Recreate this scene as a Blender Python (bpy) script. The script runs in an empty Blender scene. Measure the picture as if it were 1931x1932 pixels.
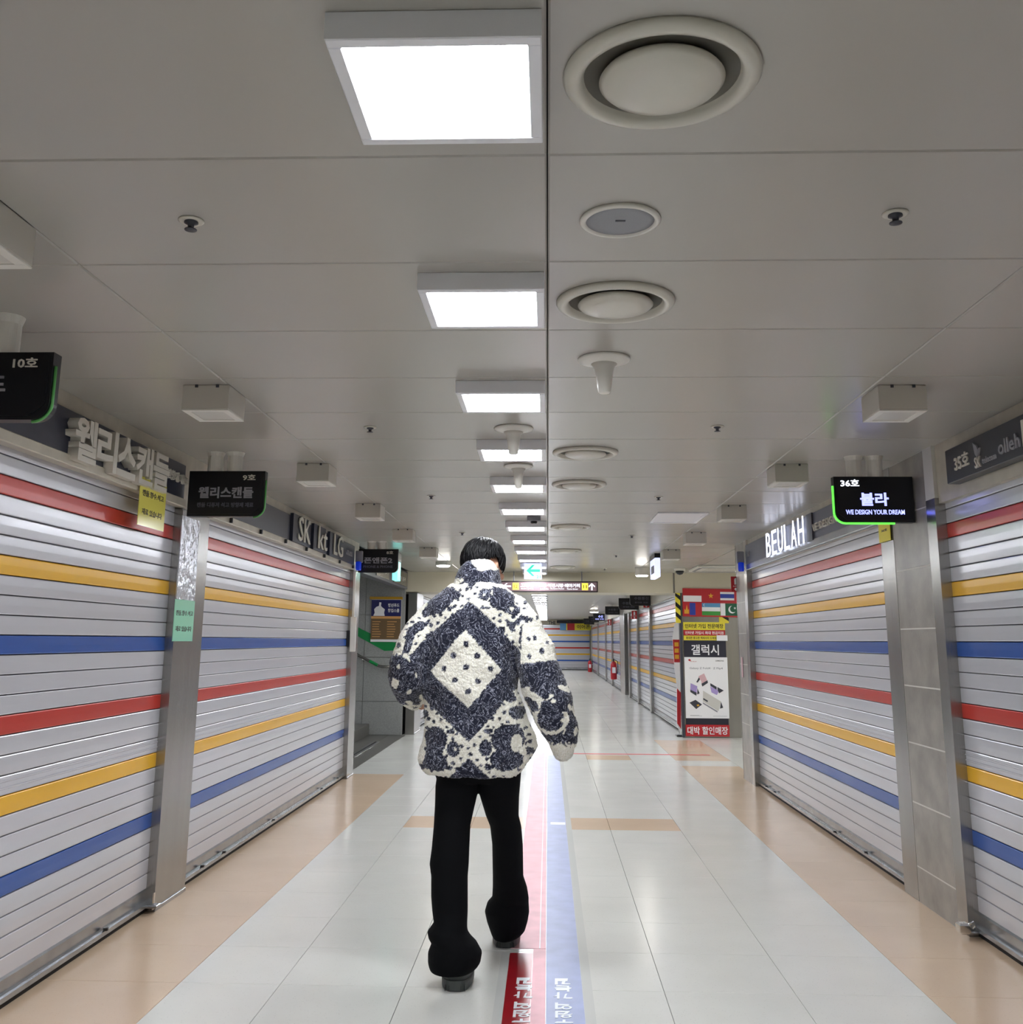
import bpy, math, random
import numpy as np
from mathutils import Matrix, Vector, noise
R = random.Random(7)
scn = bpy.context.scene
COL = scn.collection
PI = math.pi
H = 2.35            # ceiling height
# ------------------------------------------------------------------ camera
F_PX, CX, CY, EYE = 1890.0, 966.0, 816.0, 1.35
def _n(v):
    v = np.array(v, float); return v / np.linalg.norm(v)
_F = _n([(1034 - CX) / F_PX, -(1209 - CY) / F_PX, -1])
_U = _n([(1025 - CX) / F_PX, -(-8200 - CY) / F_PX, -1]); _U = _n(_U - _F * _U.dot(_F))
_M = np.array([np.cross(_F, _U), _F, _U])
cd = bpy.data.cameras.new('camera'); cam = bpy.data.objects.new('camera', cd); COL.objects.link(cam)
cd.sensor_fit = 'HORIZONTAL'; cd.sensor_width = 36.0
cd.lens = 36.0 * F_PX / 1931.0
cd.shift_x = (965.5 - CX) / 1931.0
cd.shift_y = -(966.0 - CY) / 1931.0
cd.clip_start = 0.05
mw = Matrix([list(_M[i]) + [0] for i in range(3)] + [[0, 0, 0, 1]])
cam.matrix_world = Matrix.Translation((0, 0, EYE)) @ mw
scn.camera = cam
# ------------------------------------------------------------------ world, exposure
w = bpy.data.worlds.new('world'); scn.world = w; w.use_nodes = True
w.node_tree.nodes['Background'].inputs[0].default_value = (0.75, 0.8, 0.85, 1)
w.node_tree.nodes['Background'].inputs[1].default_value = 0.12
scn.view_settings.view_transform = 'Standard'; scn.view_settings.look = 'None'
scn.view_settings.gamma = 1.0; scn.view_settings.use_curve_mapping = False
scn.view_settings.exposure = 1.02
scn.cycles.diffuse_bounces = 7; scn.cycles.max_bounces = 12
LAMP = 27.0         # emission of the lit ceiling panels

def at(px, py, Y):  # point of the photograph on the plane at distance Y
    d = _M @ np.array([(px - CX) / F_PX, -(py - CY) / F_PX, -1.0])
    return Vector((d[0] * Y / d[1], Y, EYE + d[2] * Y / d[1]))
# ------------------------------------------------------------------ materials
def lin(c):
    if isinstance(c, str):
        c = [int(c[i:i + 2], 16) for i in (0, 2, 4)]
    c = [x / 255 for x in c]
    return tuple(x / 12.92 if x <= .04045 else ((x + .055) / 1.055) ** 2.4 for x in c) + (1,)
def mat(name, c, rough=.5, metal=0., spec=.5, emit=0., ecol=None, bump=0., bscale=40., bdist=(1, 1, 1), var=0., vscale=6., coat=0., rvar=0.):
    m = bpy.data.materials.new(name); m.use_nodes = True
    nt = m.node_tree; b = nt.nodes['Principled BSDF']
    b.inputs['Base Color'].default_value = lin(c); b.inputs['Roughness'].default_value = rough
    b.inputs['Metallic'].default_value = metal; b.inputs['Specular IOR Level'].default_value = spec
    b.inputs['Coat Weight'].default_value = coat; b.inputs['Coat Roughness'].default_value = .08
    if emit:
        b.inputs['Emission Color'].default_value = lin(ecol or c); b.inputs['Emission Strength'].default_value = emit
    if bump or var or rvar:
        tc = nt.nodes.new('ShaderNodeNewGeometry'); mp = nt.nodes.new('ShaderNodeMapping')
        nt.links.new(tc.outputs['Position'], mp.inputs[0]); mp.inputs['Scale'].default_value = bdist
    if bump:
        n = nt.nodes.new('ShaderNodeTexNoise'); n.inputs['Scale'].default_value = bscale; n.inputs['Detail'].default_value = 3
        bp = nt.nodes.new('ShaderNodeBump'); bp.inputs['Strength'].default_value = 1; bp.inputs['Distance'].default_value = bump
        nt.links.new(mp.outputs[0], n.inputs[0]); nt.links.new(n.outputs[0], bp.inputs['Height']); nt.links.new(bp.outputs[0], b.inputs['Normal'])
    if var:
        n = nt.nodes.new('ShaderNodeTexNoise'); n.inputs['Scale'].default_value = vscale; n.inputs['Detail'].default_value = 5
        cr = nt.nodes.new('ShaderNodeValToRGB'); l = lin(c)
        cr.color_ramp.elements[0].position = .3; cr.color_ramp.elements[1].position = .7
        cr.color_ramp.elements[0].color = tuple(x * (1 - var) for x in l[:3]) + (1,)
        cr.color_ramp.elements[1].color = tuple(min(1, x * (1 + var)) for x in l[:3]) + (1,)
        nt.links.new(mp.outputs[0], n.inputs[0]); nt.links.new(n.outputs[0], cr.inputs[0]); nt.links.new(cr.outputs[0], b.inputs['Base Color'])
    if rvar:
        n = nt.nodes.new('ShaderNodeTexNoise'); n.inputs['Scale'].default_value = vscale * .7; n.inputs['Detail'].default_value = 4
        mr = nt.nodes.new('ShaderNodeMapRange'); mr.inputs['To Min'].default_value = rough - rvar; mr.inputs['To Max'].default_value = rough + rvar
        nt.links.new(mp.outputs[0], n.inputs[0]); nt.links.new(n.outputs[0], mr.inputs[0]); nt.links.new(mr.outputs[0], b.inputs['Roughness'])
    return m
M = dict(
    ceil=mat('ceiling panel paint', (176, 173, 166), .26, 0, .6, bump=.0004, bscale=1.6),
    ceil_far=mat('ceiling panel paint far', (178, 175, 168), .3, 0, .5, bump=.0004, bscale=1.6),
    dark=mat('dark gap', (16, 17, 20), .7),
    black=mat('black plastic', (14, 15, 20), .35),
    slat=mat('silver shutter slat', (203, 204, 210), .22, .3, .6, bump=.0006, bscale=4, bdist=(1, .3, 1.2), var=.02, vscale=3),
    red=mat('red shutter slat', (190, 52, 42), .26, .1, .6, bump=.0005, bscale=4, bdist=(1, .3, 1.2), var=.02),
    yellow=mat('yellow shutter slat', (232, 178, 38), .26, .1, .6, bump=.0005, bscale=4, bdist=(1, .3, 1.2), var=.02),
    blue=mat('blue shutter slat', (40, 84, 162), .26, .1, .6, bump=.0005, bscale=4, bdist=(1, .3, 1.2), var=.02),
    rail=mat('galvanised rail', (165, 168, 172), .24, .9, bump=.0015, bscale=7, bdist=(1, 1, 1), var=.15, vscale=8),
    steel=mat('brushed stainless steel', (158, 156, 153), .22, .85, bump=.0006, bscale=30, bdist=(6, 6, .15), var=.08, vscale=2.5),
    stone=mat('grey stone tile', (142, 137, 129), .3, 0, .5, var=.22, vscale=7, bump=.0004, bscale=60),
    grout=mat('pale grout', (205, 203, 196), .7),
    cream=mat('cream wall paint', (214, 207, 186), .45, var=.03, vscale=2),
    trim=mat('cream metal trim', (190, 184, 168), .35, .1, var=.1, vscale=9),
    navy=mat('navy sign panel', (40, 44, 60), .35), greysign=mat('grey sign panel', (84, 86, 95), .4),
    greyblue=mat('grey blue sign panel', (96, 100, 116), .35), charcoal=mat('charcoal sign box', (44, 46, 54), .35, bump=.0006, bscale=300),
    letter=mat('ivory channel letters', (214, 210, 198), .3), dimtext=mat('unlit white lettering', (150, 150, 156), .4),
    dimmer=mat('unlit small lettering', (92, 92, 104), .4), offwhite=mat('white plastic', (226, 224, 216), .35),
    vent=mat('ivory enamel', (205, 202, 190), .28, coat=.2), ventin=mat('vent throat paint', (150, 148, 140), .4),
    frame=mat('white aluminium light frame', (236, 237, 242), .35), panel=mat('opal diffuser lit', (255, 255, 255), .4, emit=LAMP, ecol=(246, 249, 255)),
    panelfar=mat('opal diffuser lit far', (255, 255, 255), .4, emit=LAMP, ecol=(246, 249, 255)),
    opal=mat('opal diffuser off', (206, 204, 196), .3), boxw=mat('white lamp housing', (200, 196, 186), .4),
    grill=mat('speaker mesh', (150, 153, 158), .5, bump=.0008, bscale=700), chrome=mat('chrome', (220, 220, 220), .1, 1),
    bulb=mat('round lamp lit', (255, 255, 255), .4, emit=30, ecol=(255, 250, 240)),
    lblue=mat('lit blue white lettering', (200, 205, 255), .4, emit=1.0, ecol=(150, 158, 255)),
    lwhite=mat('lit white lettering', (255, 255, 255), .4, emit=1.1, ecol=(225, 232, 255)),
    lgreen=mat('lit green edge strip', (90, 255, 70), .4, emit=.9, ecol=(90, 245, 70)),
    dgreen=mat('dim green edge strip', (92, 168, 90), .3),
    boxlit=mat('lit sign face', (225, 230, 255), .4, emit=.55, ecol=(205, 212, 255)), teal=mat('teal arrow print', (60, 205, 175), .4, emit=.55, ecol=(50, 205, 170)),
    cyan=mat('lit cyan sign face', (130, 235, 225), .4, emit=.9, ecol=(120, 235, 225)),
    brown=mat('backlit brown sign face', (104, 84, 88), .4, emit=.22, ecol=(122, 100, 106)), ywlit=mat('lit yellow number plate', (240, 214, 70), .4, emit=.75, ecol=(245, 215, 70)),
    numd=mat('number print', (120, 100, 20), .5), bframe=mat('dark sign frame', (38, 28, 34), .4), whlit=mat('lit white print', (245, 248, 255), .4, emit=1.0, ecol=(235, 240, 255)),
    granite=mat('grey granite wall tile', (150, 152, 150), .4, var=.12, vscale=60), greenst=mat('green wall stripe', (0, 130, 64), .4),
    darkfloor=mat('dark stair tile', (92, 91, 86), .35, var=.15, vscale=40), yel=mat('yellow print', (232, 216, 60), .45), ynote=mat('yellow laminated paper', (235, 226, 110), .15, coat=.5),
    gnote=mat('mint laminated paper', (150, 218, 186), .18, coat=.5), film=mat('crumpled clear packing tape', (200, 204, 212), .12, .6, bump=.01, bscale=22),
    ink=mat('black print', (22, 22, 24), .5), white=mat('white print', (240, 240, 242), .45), redp=mat('red print', (186, 36, 44), .45),
    fired=mat('fire red enamel', (176, 22, 34), .3), bluep=mat('blue print', (40, 62, 160), .45), greenp=mat('green print', (60, 150, 60), .45), dkgreen=mat('dark green print', (14, 92, 60), .45),
    skyp=mat('sky blue print', (90, 150, 196), .45), gold=mat('gold print', (226, 170, 50), .45), posternavy=mat('navy poster print', (28, 32, 92), .35), pbrown=mat('brown poster print', (112, 88, 58), .4),
    orange=mat('orange print', (214, 160, 96), .4), ochre=mat('ochre strip', (176, 136, 24), .4), blackp=mat('black board print', (38, 38, 52), .4), pink=mat('rose phone print', (214, 176, 182), .4),
    lilac=mat('lilac phone print', (168, 150, 206), .4), phone=mat('cream phone print', (206, 204, 198), .4), dkphone=mat('graphite phone print', (60, 62, 72), .4), greyp=mat('grey print', (140, 142, 150), .5),
    tapepink=mat('worn pink floor tape', (228, 170, 178), .45, var=.1, vscale=9), tapered=mat('fresh red floor tape', (150, 22, 32), .3, var=.08), tapeblue=mat('worn blue floor tape', (146, 158, 196), .42, var=.1, vscale=9),
    tapewhite=mat('white tape print', (226, 232, 236), .4), redline=mat('red floor line', (200, 52, 62), .7), clear=mat('clear adhesive border', (206, 208, 204), .18),
    bluecap=mat('blue lamp cap', (20, 50, 170), .2, emit=.15, ecol=(20, 60, 220)), trouser=mat('black trouser cloth', (7, 8, 11), .85, spec=.15, bump=.003, bscale=14),
    boot=mat('grey rubber boot', (66, 70, 68), .55, var=.1, vscale=20), bootup=mat('black leather boot upper', (20, 20, 22), .45), skin=mat('skin', (206, 158, 132), .5), hair=mat('black hair', (9, 9, 12), .5, spec=.3),
    eyew=mat('eye white', (235, 232, 228), .2), eyeb=mat('dark iris', (30, 20, 16), .15), lip=mat('lips', (170, 100, 92), .45),
)
# floor tiles: pale terrazzo with fine chips
def tile_mat(name, c, chip):
    m = mat(name, c, .19, 0, .45, var=.035, vscale=2.2, rvar=.05)
    nt = m.node_tree; b = nt.nodes['Principled BSDF']
    src = b.inputs['Base Color'].links[0].from_socket
    g = nt.nodes.new('ShaderNodeNewGeometry'); v = nt.nodes.new('ShaderNodeTexVoronoi'); v.inputs['Scale'].default_value = 70
    nt.links.new(g.outputs['Position'], v.inputs['Vector'])
    r = nt.nodes.new('ShaderNodeMapRange'); r.inputs['From Min'].default_value = .1; r.inputs['From Max'].default_value = .16; r.inputs['To Min'].default_value = .35; r.inputs['To Max'].default_value = 0
    nt.links.new(v.outputs['Distance'], r.inputs[0])
    mx = nt.nodes.new('ShaderNodeMix'); mx.data_type = 'RGBA'; nt.links.new(r.outputs[0], mx.inputs[0]); nt.links.new(src, mx.inputs[6]); mx.inputs[7].default_value = lin(chip)
    nt.links.new(mx.outputs[2], b.inputs['Base Color'])
    return m
M['tile'] = tile_mat('pale terrazzo tile', (216, 217, 211), (160, 160, 152))
M['beige'] = tile_mat('beige terrazzo tile', (212, 187, 160), (178, 152, 124))
# ------------------------------------------------------------------ mesh builder
class MB:
    def __init__(s): s.v = []; s.f = []; s.mi = []; s.cur = 0
    def add(s, vs, fs):
        o = len(s.v); s.v += [tuple(p) for p in vs]; s.f += [tuple(i + o for i in f) for f in fs]; s.mi += [s.cur] * len(fs); return s
    def box(s, x0, x1, y0, y1, z0, z1, bev=0):
        if bev:
            pts = []
            for z, i in ((z0, bev), (z0 + bev, 0), (z1 - bev, 0), (z1, bev)):
                pts += [(x0 + i, y0 + i, z), (x1 - i, y0 + i, z), (x1 - i, y1 - i, z), (x0 + i, y1 - i, z)]
            fs = [(3, 2, 1, 0), (12, 13, 14, 15)]
            for k in range(3):
                for j in range(4): a = 4 * k + j; b = 4 * k + (j + 1) % 4; fs.append((a, b, b + 4, a + 4))
            return s.add(pts, fs)
        return s.add([(x0, y0, z0), (x1, y0, z0), (x1, y1, z0), (x0, y1, z0), (x0, y0, z1), (x1, y0, z1), (x1, y1, z1), (x0, y1, z1)],
                     [(3, 2, 1, 0), (4, 5, 6, 7), (0, 1, 5, 4), (1, 2, 6, 5), (2, 3, 7, 6), (3, 0, 4, 7)])
    def prism(s, pts, y0, y1):   # polygon in x,z swept along y (front = y0)
        n = len(pts)
        vs = [(x, y0, z) for x, z in pts] + [(x, y1, z) for x, z in pts]
        return s.add(vs, [tuple(range(n)), tuple(range(2 * n - 1, n - 1, -1))] + [(i, i + n, (i + 1) % n + n, (i + 1) % n) for i in range(n)])
    def flat(s, pts, z0, z1):    # polygon in x,y swept along z
        n = len(pts)
        vs = [(x, y, z0) for x, y in pts] + [(x, y, z1) for x, y in pts]
        return s.add(vs, [tuple(range(n - 1, -1, -1)), tuple(range(n, 2 * n))] + [(i, (i + 1) % n, (i + 1) % n + n, i + n) for i in range(n)])
    def lathe(s, prof, seg=32, c=(0, 0, 0), sx=1, sy=1):   # prof: (r, z), around z
        vs = []; fs = []
        for r, z in prof:
            for k in range(seg): a = 2 * PI * k / seg; vs.append((c[0] + r * sx * math.cos(a), c[1] + r * sy * math.sin(a), c[2] + z))
        for i in range(len(prof) - 1):
            for k in range(seg): a = i * seg + k; b = i * seg + (k + 1) % seg; fs.append((a, b, b + seg, a + seg))
        fs.append(tuple(range(seg - 1, -1, -1))); n = (len(prof) - 1) * seg; fs.append(tuple(range(n, n + seg)))
        return s.add(vs, fs)
    def ellip(s, c, r, rot=None, nu=20, nv=12):
        vs = []; fs = []
        for i in range(nv + 1):
            t = PI * i / nv
            for k in range(nu):
                a = 2 * PI * k / nu; p = Vector((r[0] * math.sin(t) * math.cos(a), r[1] * math.sin(t) * math.sin(a), -r[2] * math.cos(t)))
                if rot: p = rot @ p
                vs.append((c[0] + p.x, c[1] + p.y, c[2] + p.z))
        for i in range(nv):
            for k in range(nu): a = i * nu + k; b = i * nu + (k + 1) % nu; fs.append((a, b, b + nu, a + nu))
        return s.add(vs, fs)
    def tube(s, pts, rs, seg=10, cap=True):
        pts = [Vector(p) for p in pts]; n = len(pts)
        if not isinstance(rs, (list, tuple)): rs = [rs] * n
        vs = []; up = Vector((0.31, .17, .93))
        for i, p in enumerate(pts):
            d = (pts[min(i + 1, n - 1)] - pts[max(i - 1, 0)]).normalized()
            a = d.cross(up)
            if a.length < .05: a = d.cross(Vector((1, 0, 0)))
            a.normalize(); b = d.cross(a)
            for k in range(seg): t = 2 * PI * k / seg; vs.append(p + (a * math.cos(t) + b * math.sin(t)) * rs[i])
        fs = []
        for i in range(n - 1):
            for k in range(seg): a = i * seg + k; b = i * seg + (k + 1) % seg; fs.append((a, b, b + seg, a + seg))
        if cap: fs += [tuple(range(seg - 1, -1, -1)), tuple(range((n - 1) * seg, n * seg))]
        return s.add(vs, fs)
    def loft(s, rings):
        n = len(rings[0]); vs = [p for r in rings for p in r]; fs = []
        for i in range(len(rings) - 1):
            for k in range(n): a = i * n + k; b = i * n + (k + 1) % n; fs.append((a, b, b + n, a + n))
        fs += [tuple(range(n - 1, -1, -1)), tuple(range((len(rings) - 1) * n, len(rings) * n))]
        return s.add(vs, fs)
    def mesh(s, name, mats, smooth=False):
        me = bpy.data.meshes.new(name); me.from_pydata(s.v, [], s.f)
        for m in (mats if isinstance(mats, (list, tuple)) else [mats]): me.materials.append(m)
        if isinstance(mats, (list, tuple)) and len(mats) > 1: me.polygons.foreach_set('material_index', s.mi)
        if smooth: me.polygons.foreach_set('use_smooth', [True] * len(me.polygons))
        me.update(); return me
def link(name, me, parent=None, loc=(0, 0, 0), rz=0, label=None):
    o = bpy.data.objects.new(name, me); COL.objects.link(o); o.location = loc; o.rotation_euler = (0, 0, rz)
    if parent: o.parent = parent
    if label: o['label'] = label
    return o
def part(name, mb, m, parent, loc=(0, 0, 0), smooth=False, label=None, kind=None, rz=0):
    o = link(name, mb.mesh(name, m, smooth), parent, loc, rz, label)
    if kind: o['kind'] = kind
    return o
def thing(name, label, cat, loc=(0, 0, 0), rz=0, group=None, me=None):
    o = bpy.data.objects.new(name, me); COL.objects.link(o); o.location = loc; o.rotation_euler = (0, 0, rz)
    if me is None: o.empty_display_size = .1
    o['label'] = label; o['category'] = cat
    if group: o['group'] = group
    return o
def struct(name, mb, m, parent=None, kind='structure'):
    o = link(name, mb.mesh(name, m), parent); o['kind'] = kind; return o
def dup(root, loc, label=None, rz=None):
    r = root.copy(); COL.objects.link(r); r.location = loc
    if rz is not None: r.rotation_euler = (0, 0, rz)
    if label: r['label'] = label
    for ch in [c for c in root.children]:
        c = ch.copy(); COL.objects.link(c); c.parent = r
        for g in ch.children: d = g.copy(); COL.objects.link(d); d.parent = c
    return r
_tc = {}
def text_mesh(s, wd, ht, m, depth=.002, bold=0., shear=0.):
    """lettering in the local x,z plane facing -y, centred, fitted to wd x ht"""
    key = (s, round(wd, 3), round(ht, 3), m.name, depth, bold, shear)
    if key in _tc: return _tc[key]
    cu = bpy.data.curves.new('lettering', 'FONT'); cu.body = s; cu.size = 1; cu.extrude = .5; cu.offset = bold; cu.resolution_u = 2; cu.shear = shear
    o = bpy.data.objects.new('tmp', cu); COL.objects.link(o)
    me = bpy.data.meshes.new_from_object(o.evaluated_get(bpy.context.evaluated_depsgraph_get()))
    bpy.data.objects.remove(o); bpy.data.curves.remove(cu)
    n = len(me.vertices); co = np.empty(n * 3, np.float32); me.vertices.foreach_get('co', co); co = co.reshape(-1, 3)
    lo, hi = co.min(0), co.max(0)
    out = np.empty_like(co)
    out[:, 0] = ((co[:, 0] - lo[0]) / (hi[0] - lo[0]) - .5) * wd
    out[:, 2] = ((co[:, 1] - lo[1]) / (hi[1] - lo[1]) - .5) * ht
    out[:, 1] = -(co[:, 2] - lo[2]) / (hi[2] - lo[2]) * depth
    me.vertices.foreach_set('co', out.ravel()); me.materials.clear(); me.materials.append(m); me.update(); me.name = 'lettering'
    _tc[key] = me; return me
def text(s, wd, ht, m, parent, x, y, z, depth=.002, bold=0., shear=0., name='lettering', label=None):
    return link(name, text_mesh(s, wd, ht, m, depth, bold, shear), parent, (x, y, z), 0, label)
ORD = ['nearest', 'second nearest', 'third nearest', 'fourth nearest', 'fifth nearest', 'sixth nearest', 'seventh nearest', 'eighth nearest', 'ninth nearest', 'tenth nearest', 'eleventh nearest', 'twelfth nearest', 'thirteenth nearest']
Y_BACK, Y_BEAM, Y_END = -5.0, 15.1, 49.0
# ------------------------------------------------------------------ room shell
fl = struct('floor', MB().box(-5.2, 5.2, Y_BACK, Y_END + 1, -.12, -.014), M['dark'])
xs = [-2.12, -1.475, -1.07, -.57, -.056, .457, .97, 1.483, 2.12]
PIT = .492
def tile_mesh(wd, dp, m): return MB().box(.0012, wd - .0012, .0012, dp - .0012, -.014, 0, .0008).mesh('floor_tile', m)
_t = {}
def is_beige(i, y):
    if i in (0, 7): return y < 10.5 or (i == 7 and (12.0 < y < 14.6 or y < 11.4))
    return 2 <= i <= 5 and abs(y - (4.33 + 7 * PIT)) < .05 or (i in (5,) and abs(y - (4.33 + 16 * PIT)) < .3)
k0 = -19
stuffw, stuffb = MB(), MB()
for k in range(k0, 24):
    y = 4.33 + k * PIT
    for i in range(8):
        wd = xs[i + 1] - xs[i]; be = is_beige(i, y)
        if y < 2.6:
            (stuffb if be else stuffw).box(xs[i] + .0012, xs[i + 1] - .0012, y + .0012, y + PIT - .0012, -.014, 0)
            continue
        key = (round(wd, 3), be)
        if key not in _t: _t[key] = tile_mesh(wd, PIT, M['beige' if be else 'tile'])
        o = link('floor_tile', _t[key], fl, (xs[i], y, 0))
        if be: o['label'] = 'beige floor tile'
y1 = 4.33 + 24 * PIT
yy = y1
while yy < Y_END:
    for i in range(8): stuffw.box(xs[i] + .0012, xs[i + 1] - .0012, yy + .0012, yy + PIT - .0012, -.014, 0)
    yy += PIT
for k in range(14, 23):   # cross passage on the right
    for j in range(6): stuffw.box(2.12 + j * .513 + .001, 2.12 + (j + 1) * .513 - .001, 4.33 + (k - 1) * PIT + .001, 4.33 + k * PIT - .001, -.014, 0)
part('distant_floor_tiles', stuffw, M['tile'], fl, kind='stuff')
part('beige_floor_tiles', stuffb, M['beige'], fl, kind='stuff')
# ceiling
ce = struct('ceiling', MB().box(-5.2, 5.2, Y_BACK, Y_END + 1, H + .02, H + .15), M['dark'])
cxs = [-2.06, -1.283, .0, 1.29, 2.06]
CP = .606; CY0 = 1.945 - CP * 3
def cpanel(wd, dp, m): return MB().box(.0015, wd - .0015, .0015, dp - .0015, H, H + .02, .004).mesh('ceiling_panel', m)
_c = [cpanel(cxs[i + 1] - cxs[i], CP, M['ceil']) for i in range(4)]
k = 0; far = MB()
while CY0 + k * CP < Y_BEAM - .05:
    for i in range(4): link('ceiling_panel', _c[i], ce, (cxs[i], CY0 + k * CP, 0))
    k += 1
y = CY0
while y > Y_BACK:
    y -= CP
    for i in range(4): far.box(cxs[i] + .0015, cxs[i + 1] - .0015, y + .0015, y + CP - .0015, H, H + .02)
y = 15.5
while y < Y_END:
    for i in range(4): far.box(cxs[i] + .0015, cxs[i + 1] - .0015, y + .0015, y + CP - .0015, H, H + .02)
    y += CP
for k in range(8):
    for j in range(3): far.box(2.06 + j * 1.0 + .002, 2.06 + (j + 1) - .002, 10.6 + k * CP + .002, 10.6 + (k + 1) * CP - .002, H, H + .02)
part('distant_ceiling_panels', far, M['ceil_far'], ce, kind='stuff')
# walls: a dark recess behind the shutters with a cream header above them
def wall(name, x0, x1, segs):
    b = MB()
    for a, c in segs: b.box(x0, x1, a, c, 0, H + .02)
    return struct(name, b, M['dark'])
wl = wall('wall_left', -2.3, -2.14, [(Y_BACK, 10.6), (15.9, Y_END)])
wr = wall('wall_right', 2.14, 2.3, [(Y_BACK, 10.55), (15.9, Y_END)])
for side, n_ in ((-1, 3), (1, 5)):
    for a, c in ((Y_BACK, 10.6), (15.9, Y_END)):
        struct('trim_%d' % n_, MB().box(min(side * 2.0, side * 2.14), max(side * 2.0, side * 2.14), a, c, 2.05, H + .02), M['trim']); n_ += 1
struct('wall_back', MB().box(-5, 5, Y_BACK - .1, Y_BACK, 0, H), M['cream'])
struct('wall_far', MB().box(-3, 3, Y_END - .02, Y_END + .1, 0, H), M['cream'])
# cross passage: beam, side walls, stair hall
struct('trim_1', MB().box(-4.8, 5.2, Y_BEAM, 15.9, 2.055, H + .02), M['cream'])
struct('trim_2', MB().box(1.86, 1.885, Y_BEAM - .012, Y_BEAM, 2.055, H), M['steel'])
struct('wall_right_end', MB().box(5.1, 5.2, 10.2, 16, 0, H), M['cream'])
struct('wall_right_near', MB().box(2.14, 5.1, 10.2, 10.3, 0, H), M['cream'])
hall = struct('wall_stair_hall', MB().box(-4.8, -2.12, 15.02, 15.1, 0, H + .9), M['granite'])
struct('wall_stair_near', MB().box(-4.8, -2.14, 10.6, 10.68, 0, 2.4), M['granite'])
struct('wall_stair_end', MB().box(-4.9, -4.8, 10.6, 15.1, 0, 2.4), M['granite'])
gx = [-4.5, -3.9, -3.3, -2.7, -2.16]; gz = [0, .471, 1.097, 1.71, 2.32]
for i in range(4):
    for j in range(4): part('wall_tile', MB().box(gx[i] + .003, gx[i + 1] - .003, 14.995, 15.02, gz[j] + .003, gz[j + 1] - .003, .002), M['granite'], hall)
b = MB()
for i in range(4): b.box(-2.3 if i == 0 else -2.3 - .3 * i, -2.06, 10.68, 15.0, -.013, .001) if i == 0 else None
part('dark_threshold', b, M['darkfloor'], fl, label='dark grey stair hall floor')
st = thing('staircase', 'grey stone stair rising left out of the side opening', 'stairs', (-2.55, 12.8, 0))
part('landing', MB().box(-.06, .25, -2.1, 2.15, 0, .004), M['darkfloor'], st)
for i in range(6): part('step', MB().box(-.3 * (i + 1) - .03, -.3 * i - .03, -2.1, 2.15, 0, .16 * (i + 1), .006), M['darkfloor'], st)
tr = thing('floor_channel', 'shiny metal channel strip in the floor before the stair', 'channel', (-2.3, 13.1, 0))
part('channel_plate', MB().box(-.05, .05, -1.0, .85, .001, .012, .003), M['chrome'], tr)
part('channel_slot', MB().box(-.012, .012, -.95, .8, .0115, .0135), M['dark'], tr)
# ------------------------------------------------------------------ roller shutters
NS, SP = 27, .0735
ZB = 1.36 - SP * 17        # underside of lowest slat
def slat_mesh(L, m, ribbed=False):
    prof = [(0, 0), (-.0072, .0008), (-.0088, .004), (-.0094, .035), (-.0088, .066), (-.0072, .0695), (0, .0703), (.008, .0703), (.008, 0)]
    if ribbed: prof = [(0, 0), (-.0072, .0008), (-.0088, .004), (-.0088, .020), (-.0125, .023), (-.0125, .027), (-.0088, .030), (-.0088, .046), (-.0125, .049), (-.0125, .053), (-.0088, .056), (-.0088, .066), (-.0072, .0695), (0, .0703), (.008, .0703), (.008, 0)]
    n = len(prof); vs = [(0, y, z) for y, z in prof] + [(L, y, z) for y, z in prof]
    return MB().add(vs, [(i, (i + 1) % n, (i + 1) % n + n, i + n) for i in range(n)] + [tuple(range(n - 1, -1, -1)), tuple(range(n, 2 * n))]).mesh('slat', m)
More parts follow.
